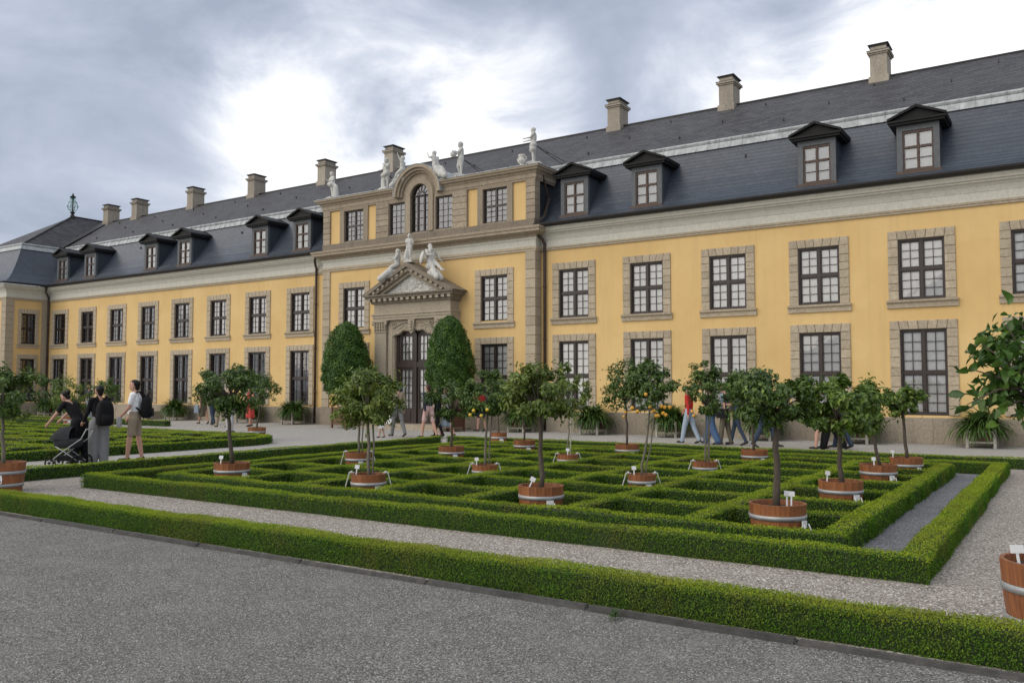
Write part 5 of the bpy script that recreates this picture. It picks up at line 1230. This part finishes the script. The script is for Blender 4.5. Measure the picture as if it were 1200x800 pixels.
# --- the pram
pr = empty('pram', (*G(80, 547), 0), R(123), 'dark grey pram with silver frame and black wheels under the bending person', 'pram')
cot = MB(); prof = [(.0, .50), (.12, .50), (.185, .55), (.205, .66), (.21, .74), (.19, .75), (.175, .66), (0, .62)]; vs = []; fs = []; n = 20
for r_, z in prof:
    for k in range(n): th = 2*math.pi*k/n; vs.append((r_*math.cos(th), r_*1.9*math.sin(th)+.02, z))
for i in range(len(prof)-1):
    for k in range(n): fs.append((i*n+k, i*n+(k+1) % n, (i+1)*n+(k+1) % n, (i+1)*n+k))
cot.add(vs, fs); cloth('pram_cloth', (.03, .033, .036)); pr.scale = (.78, .78, .78); cot.build('carrycot', 'pram_cloth', pr, smooth=True)
hood = MB(); vs = []; fs = []
for i in range(8):
    t = math.pi*(.02+.60*i/7)
    for k in range(11): ph = math.pi*k/10; vs.append((.215*math.cos(ph), .40-.40*math.sin(ph)*math.cos(t)*.0-.36+.38*math.cos(t)*1.0, .73+.34*math.sin(t)*math.sin(ph)))
for i in range(7):
    for k in range(10): fs.append((i*11+k, i*11+k+1, i*11+12+k, i*11+11+k))
hood.add(vs, fs).build('hood', 'pram_cloth', pr, smooth=True)
fr = MB()
for s in (-1, 1):
    fr.tube([(s*.2, .38, .16), (s*.2, .05, .42), (s*.2, -.42, .75), (s*.2, -.55, 1.0)], .014, 6).tube([(s*.2, -.36, .16), (s*.2, .05, .44), (s*.2, .25, .55)], .014, 6)
fr.tube([(-.2, -.55, 1.0), (.2, -.55, 1.0)], .017, 8).tube([(-.2, .38, .16), (.2, .38, .16)], .012, 6).tube([(-.2, -.36, .16), (.2, -.36, .16)], .012, 6)
fr.build('chassis', 'hoop', pr, smooth=True)
for s in (-1, 1):
    for (yy, rr_) in ((.38, .11), (-.36, .15)):
        m = MB(); ring = [(s*.235, yy+rr_*math.cos(q), rr_+.01+rr_*math.sin(q)) for q in np.linspace(0, 2*math.pi, 25)]; m.tube(ring, .02, 7, cap=False)
        for q in np.linspace(0, 2*math.pi, 7)[:-1]: m.tube([(s*.235, yy, rr_+.01), (s*.235, yy+rr_*.95*math.cos(q), rr_+.01+rr_*.95*math.sin(q))], .007, 5)
        m.cyl((s*.2, yy, rr_+.01), (s*.26, yy, rr_+.01), .025, n=8).build('wheel', 'black', pr, smooth=True)
MB().box(-.16, .16, -.30, .22, .17, .30).build('basket', 'black', pr)

# --- visitors along the promenade
W1, W2, W3 = ((.27, .08), (-.24, .20)), ((-.22, .24), (.26, .06)), ((.14, .04), (-.12, .10))
A1, A2 = ((-.3, .1, .3), (.35, .1, .4)), ((.35, .1, .35), (-.3, .1, .25))
person(104, 494, 175, 'person in navy shirt and pale jeans walking by the pavilion wing', h=1.80, top='navy', bmat='pale_jeans', legs=W3, skin='skin_tan', style='short')
person(238, 497, 85, 'person in brownish dress walking past the pavilion wing with a pale bag', h=1.62, top='khaki', sleeve='none', bottom='dress', bmat='khaki', legs=W1, arms=A1, style='long', hair='hair_grey')
gear('shoulder_bag', MB().box(-.28, -.22, -.02, .30, .52, .86, b=0).tube([(-.25, .02, .86), (-.25, .14, 1.05), (-.25, .26, .86)], .012, 6), 'greyblue', bpy.data.objects['person.004'], 'pale blue bag swinging beside the brownish dress', 'bag')
person(249, 498, 85, 'person in white and blue shirt with dark jeans, walking past the pavilion wing', h=1.74, top='light_grey', bmat='dark_jeans', legs=W2, arms=A2)
person(259, 501, 80, 'person in olive top and beige trousers walking past the pavilion wing', h=1.68, top='khaki', sleeve='long', bmat='beige', legs=W1, arms=A1)
person(269, 506.5, 20, 'person in black top and pale grey trousers standing on the parterre edge', h=1.74, top='black', sleeve='short', bottom='trousers', bmat='light_grey', legs=((.03, .02), (-.03, .02)), arms=((.5, .1, 1.2), (.5, .1, 1.1)))
person(293, 500, 175, 'person in short coral red dress by the small round citrus', h=1.66, top='coral', sleeve='none', bottom='dress', bmat='coral', legs=W3, style='long', hair='hair_brown')
p9 = person(466, 512, 75, 'person in beige shirt and grey trousers striding past the door with a white bag', h=1.76, top='beige', sleeve='long', bmat='grey', legs=W1, arms=((.5, .1, .9), (-.2, .1, .3)), hair='hair_grey')
gear('carrier_bag', MB().box(-.20, -.12, .10, .38, .45, .82).tube([(-.16, .14, .82), (-.16, .24, 1.0), (-.16, .34, .82)], .01, 6), 'white', p9, 'white carrier bag in the hand of the striding person in beige', 'bag')
person(447, 513, 120, 'small child in white beside the person in beige', h=1.02, top='white', sleeve='short', bottom='skirt', bmat='white', legs=W3, child=True, hair='hair_brown')
person(502, 514, 80, 'person in navy jacket and beige shorts passing the topiary cone', h=1.74, top='navy', sleeve='long', bottom='shorts', bmat='pink', legs=W1, arms=A1, hair='hair_brown')
person(513, 513, 95, 'person in navy top and black leggings walking in front of the portal steps', h=1.64, top='navy', sleeve='short', bottom='slim', bmat='black', legs=W2, arms=A2, style='long')
person(523, 513, 85, 'person in pale top and grey skirt following the one in leggings', h=1.65, top='light_grey', sleeve='short', bottom='dress', bmat='greyblue', legs=W1, arms=A1, style='long', hair='hair_brown')
person(564, 505.5, 95, 'person in red top and navy shorts near the lower windows of the raised centre', h=1.66, top='red', sleeve='short', bottom='shorts', bmat='navy', legs=W3, hair='hair_dark')
person(808, 520, 85, 'person in bright red top and pale jeans walking beside a wall planter', h=1.68, top='red', sleeve='long', bmat='pale_jeans', legs=W1, arms=A1, hair='hair_brown', style='long')
person(833, 521, 85, 'person in dark top and wide blue jeans', h=1.70, top='navy', sleeve='short', bottom='wide', bmat='jeans', legs=W2, arms=A2)
p = person(850, 521.5, 88, 'person in grey-blue shirt and khaki trousers with a black shoulder bag', h=1.72, top='greyblue', sleeve='short', bmat='khaki', legs=W3, arms=A1, hair='hair_grey')
gear('shoulder_bag', MB().box(-.30, -.20, -.16, .14, .78, 1.04).tube([(-.25, -.13, 1.04), (-.20, -.05, 1.40), (.12, -.02, 1.46)], .014, 6), 'black', p, 'black shoulder bag against khaki trousers', 'bag')
person(864, 522, 95, 'person in denim dungarees walking with a bent arm', h=1.72, top='dark_jeans', sleeve='none', bottom='slim', bmat='dark_jeans', legs=W2, arms=((.4, .1, 1.2), (-.2, .1, .4)), skin='skin_tan')
person(898, 525, 268, 'person in white top and dark blue jeans striding along the wall', h=1.74, top='white', bmat='dark_jeans', legs=((.36, .1), (-.30, .2)), arms=A1)
person(962, 527, 90, 'person in white top and cream shorts walking along the wall', h=1.70, top='white', bottom='shorts', bmat='cream', legs=W3, arms=A2)
person(975, 527, 90, 'person in black top and wide black trousers walking along the wall', h=1.72, top='black', bottom='wide', bmat='black', legs=W1, arms=A1)
person(986, 526, 90, 'person in navy jacket and dark jeans walking along the wall', h=1.72, top='navy', sleeve='long', bmat='dark_jeans', legs=W2, arms=A2)

# ================================================================== statues
def statue(x, y, z, face, label, base=None, extra=(), mat=None, **k):
    caps = [(a, b, r0*1.2, r1*1.2, 'statuestone') for a, b, r0, r1, m in human(nude=True, skin='statuestone', hair='statuestone', **k)]
    caps += [(a, b, r0, r1, 'statuestone') for a, b, r0, r1 in extra]
    if mat is not None:
        rt = lambda p: tuple(mat @ Vector(p)); caps = [(rt(a), rt(b), r0, r1, m) for a, b, r0, r1, m in caps]
    bz = .10 if base else 0; o = empty('statue', (x, y, z), R(face), label, 'statue', 'sandstone figures on the raised centre')
    link('figure', remesh(caps, .02, 'figure', 2), None, o, (0, 0, bz-.01))
    if base: MB().box(-base, base, -base, base, 0, .06).box(-base+.04, base-.04, -base+.04, base-.04, .06, .10).build('base', 'statuestone', o)
    return o
def stays(o, hx):
    MB().tube([(0, -.1, .75), (.12*hx, -1.1, .0)], .014, 5).tube([(0, -.1, .75), (.55*hx, -1.15, .0)], .014, 5).build('iron_stay', 'dark_metal', o)
ZT = 10.03; ya = YC-.02
def sx_at(px, y=ya): return FC(px, 200, y)[0]
drape = lambda s: [((s*.05, .06, .62), (s*.24, -.02, .45), .11, .09), ((s*.24, -.02, .45), (s*.22, -.04, .02), .10, .14), ((-s*.10, .10, .60), (s*.10, .12, .55), .11, .10)]
PU = dict(child=True, w=1.32)
statue(sx_at(390), ya, ZT, 165, 'putto with drapery over one hip, on the attic corner by the pavilion wing', .24, drape(-1), h=1.10, arms=((.3, .3, 1.0), (.5, .3, 1.4)), legs=((.2, .3), (-.05, 0)), lean=.08, **PU)
o = statue(sx_at(453), ya, ZT, 170, 'standing draped stone figure with one arm across its chest, next to the arch', .26, drape(1), h=1.24, arms=((.6, .2, 1.5), (.3, .35, .9)), legs=((0, 0), (.25, .35)), **PU); stays(o, 1)
statue(XC-.86, ya-.14, ZT+.20, 105, 'putto sitting on the arch slope with one arm raised', None, [((.05, .15, .25), (.0, -.05, .15), .15, .13), ((.05, .3, .1), (.05, .55, -.1), .13, .10)], h=1.12, lean=-.05, legs=((1.0, .5), (.7, .5)), arms=((2.6, .3, .2), (.6, .2, .9)), **PU)
statue(XC+.92, ya-.14, ZT+.10, 70, 'putto leaning over the arch with both hands lifted, drapery behind', None, [((.08, -.22, .36), (.07, -.50, .12), .16, .14), ((-.08, -.2, .34), (-.07, -.5, .06), .15, .12), ((0, -.45, .18), (0, -.66, .0), .15, .12)], h=1.22, lean=.26, legs=((-.55, .35), (-.75, .3)), arms=((1.7, .2, .9), (1.2, .2, .4)), **PU)
o = statue(sx_at(540), ya, ZT, 140, 'standing stone figure carrying a basket in front of its chest', .26, [((-.02, .30, .84), (.02, .32, .84), .13, .12), ((.11, .28, .90), (-.11, .28, .90), .08, .08)], h=1.30, arms=((.7, .1, 1.0), (.7, .1, 1.0)), legs=((.0, 0), (.3, .55)), **PU); stays(o, -1)
o = statue(sx_at(625), ya+.02, ZT, 125, 'tall stone figure in a loincloth reaching forward on the attic corner', .28, [((-.11, .02, .66), (.11, .02, .66), .14, .14), ((-.10, .03, .52), (.10, .03, .52), .14, .13)], h=1.36, w=1.3, arms=((.65, .1, .75), (.6, .1, .7)), legs=((.06, .05), (-.06, .0))); stays(o, -1.0)
vz = empty('stone_vase', (sx_at(612.5), ya-.05, ZT), 0, 'small squat stone vase beside the tall statue on the attic corner', 'vase')
MB().lathe([(.001, 0), (.13, 0), (.13, .04), (.07, .07), (.08, .10), (.17, .18), (.18, .24), (.11, .33), (.10, .37), (.15, .43), (.14, .46), (.06, .44), (.001, .44)], 16).build('body', 'statuestone', vz, smooth=True)
for q in (-1, 1): MB().tube([(q*.15, 0, .22), (q*.22, 0, .32), (q*.12, 0, .40)], .02, 6).build('handle', 'statuestone', vz)
yp = YP-.12
statue(XC-.02, yp, AP+.0, 195, 'small standing stone child at the apex of the portal pediment', .18, [((.1, .02, .40), (.16, 0, .1), .08, .10)], h=1.04, arms=((.3, .5, .8), (.5, .2, 1.3)), legs=((.1, .2), (0, 0)), **PU)
statue(XC-.66, yp, 6.18, 125, 'reclining stone woman on the pediment slope towards the pavilion wing', None, [((-.10, .30, .20), (-.10, .70, -.10), .15, .12), ((.10, .30, .18), (.1, .65, -.14), .15, .12), ((0, .0, .14), (.0, .35, .08), .19, .17), ((.25, .1, .15), (.25, .5, -.05), .12, .10)], h=1.34, w=1.3, lean=-.05, legs=((1.1, .35), (.95, .3)), arms=((.4, .45, .7), (.9, .2, .9)), style='bun')
wr = statue(XC+1.12, yp, 6.06, 250, 'helmeted stone warrior reclining on the pediment slope with a round shield', None, [((.10, .28, .20), (.1, .6, -.08), .14, .12), ((-.08, .25, .18), (-.08, .6, -.12), .15, .12), ((0, .0, .12), (.0, .3, .06), .19, .16), ((0, -.03, 1.08), (0, .0, 1.17), .11, .05), ((-.1, .02, .45), (.12, .05, .4), .17, .16)], h=1.55, w=1.3, lean=-.2, legs=((1.15, .15), (.85, .1)), arms=((.2, .7, .5), (.7, .25, .8)))
sh = MB().lathe([(.001, .07), (.12, .06), (.24, .02), (.28, -.01), (.27, -.03), (.001, -.02)], 20).build('shield', 'statuestone', wr, (.36, -.16, .74), smooth=True); sh.rotation_euler = (R(80), 0, R(70))
# small tuft of weed by the kerb
tf = strap_mesh(99, 40); tw_ = link('weed_tuft', tf, None, None, (*G(719, 726), 0)); tw_.scale = (.10, .10, .12); tw_.location.z = -.035; tag(tw_, 'tiny weed tuft growing at the foot of the kerb', 'weed')

# loose stones lying proud of the gravel: nobody could count them
def pebbles(name, n, x0, x1, y0, y1, r0, r1, mats, z, seed, keep=None):
    r = np.random.default_rng(seed); P = np.stack([r.uniform(x0, x1, n), r.uniform(y0, y1, n)], 1)
    if keep is not None: P = P[keep(P, r)]
    n = len(P); B = np.array([[1, 0, 0], [-1, 0, 0], [0, 1, 0], [0, -1, 0], [0, 0, .55], [0, 0, -.4]]); T = np.array([[0, 2, 4], [2, 1, 4], [1, 3, 4], [3, 0, 4]])
    sc = r.uniform(r0, r1, (n, 1, 1))*r.uniform(.7, 1.3, (n, 1, 3)); V = B[None]*sc*(1+r.normal(0, .18, (n, 6, 1))); a = r.uniform(0, 6.28, n); ca, sa = np.cos(a)[:, None], np.sin(a)[:, None]
    X = V[..., 0]*ca-V[..., 1]*sa+P[:, :1]; Y = V[..., 0]*sa+V[..., 1]*ca+P[:, 1:]; V = np.stack([X, Y, V[..., 2]+z+sc[..., 0]*.15], 2).reshape(-1, 3)
    Fq = (T[None]+6*np.arange(n)[:, None, None]).reshape(-1, 3); me = np_mesh(name, V, Fq, np.repeat(r.random(n), 4))
    return tag(link(name, me, mats), 'loose gravel stones scattered over the ground', 'gravel', kind='stuff')
def stone_leaf(name, a, b, c):
    m, nt, bs = nmat(name); nt.links.new(ramp(nt, attr(nt, 'var'), [(.05, a), (.5, b), (.95, c)]), bs.inputs['Base Color']); setin(bs, Roughness=.85); bs.inputs['Specular IOR Level'].default_value = .3
stone_leaf('pebble_grey', (.10, .097, .088), (.235, .228, .208), (.46, .448, .415)); stone_leaf('pebble_pale', (.16, .14, .12), (.46, .415, .36), (.82, .77, .71))
def seen(P, r): d = np.hypot(P[:, 0], P[:, 1]); ang = np.degrees(np.arctan2(-P[:, 0], P[:, 1])); return (ang > -2) & (ang < 68) & (r.random(len(P)) < np.clip(5.5/d, 0, 1)**1.5)
pebbles('forecourt_gravel', 85000, -12, .3, 1.8, 5.49, .003, .0065, 'pebble_grey', 0, 1, seen)
pebbles('path_gravel', 48000, -13, 1.5, 6.02, 7.75, .004, .0095, 'pebble_pale', .004, 2, seen)
pebbles('path_gravel', 9000, -1.0, 2.5, 7.75, 16, .004, .0095, 'pebble_pale', .004, 3)
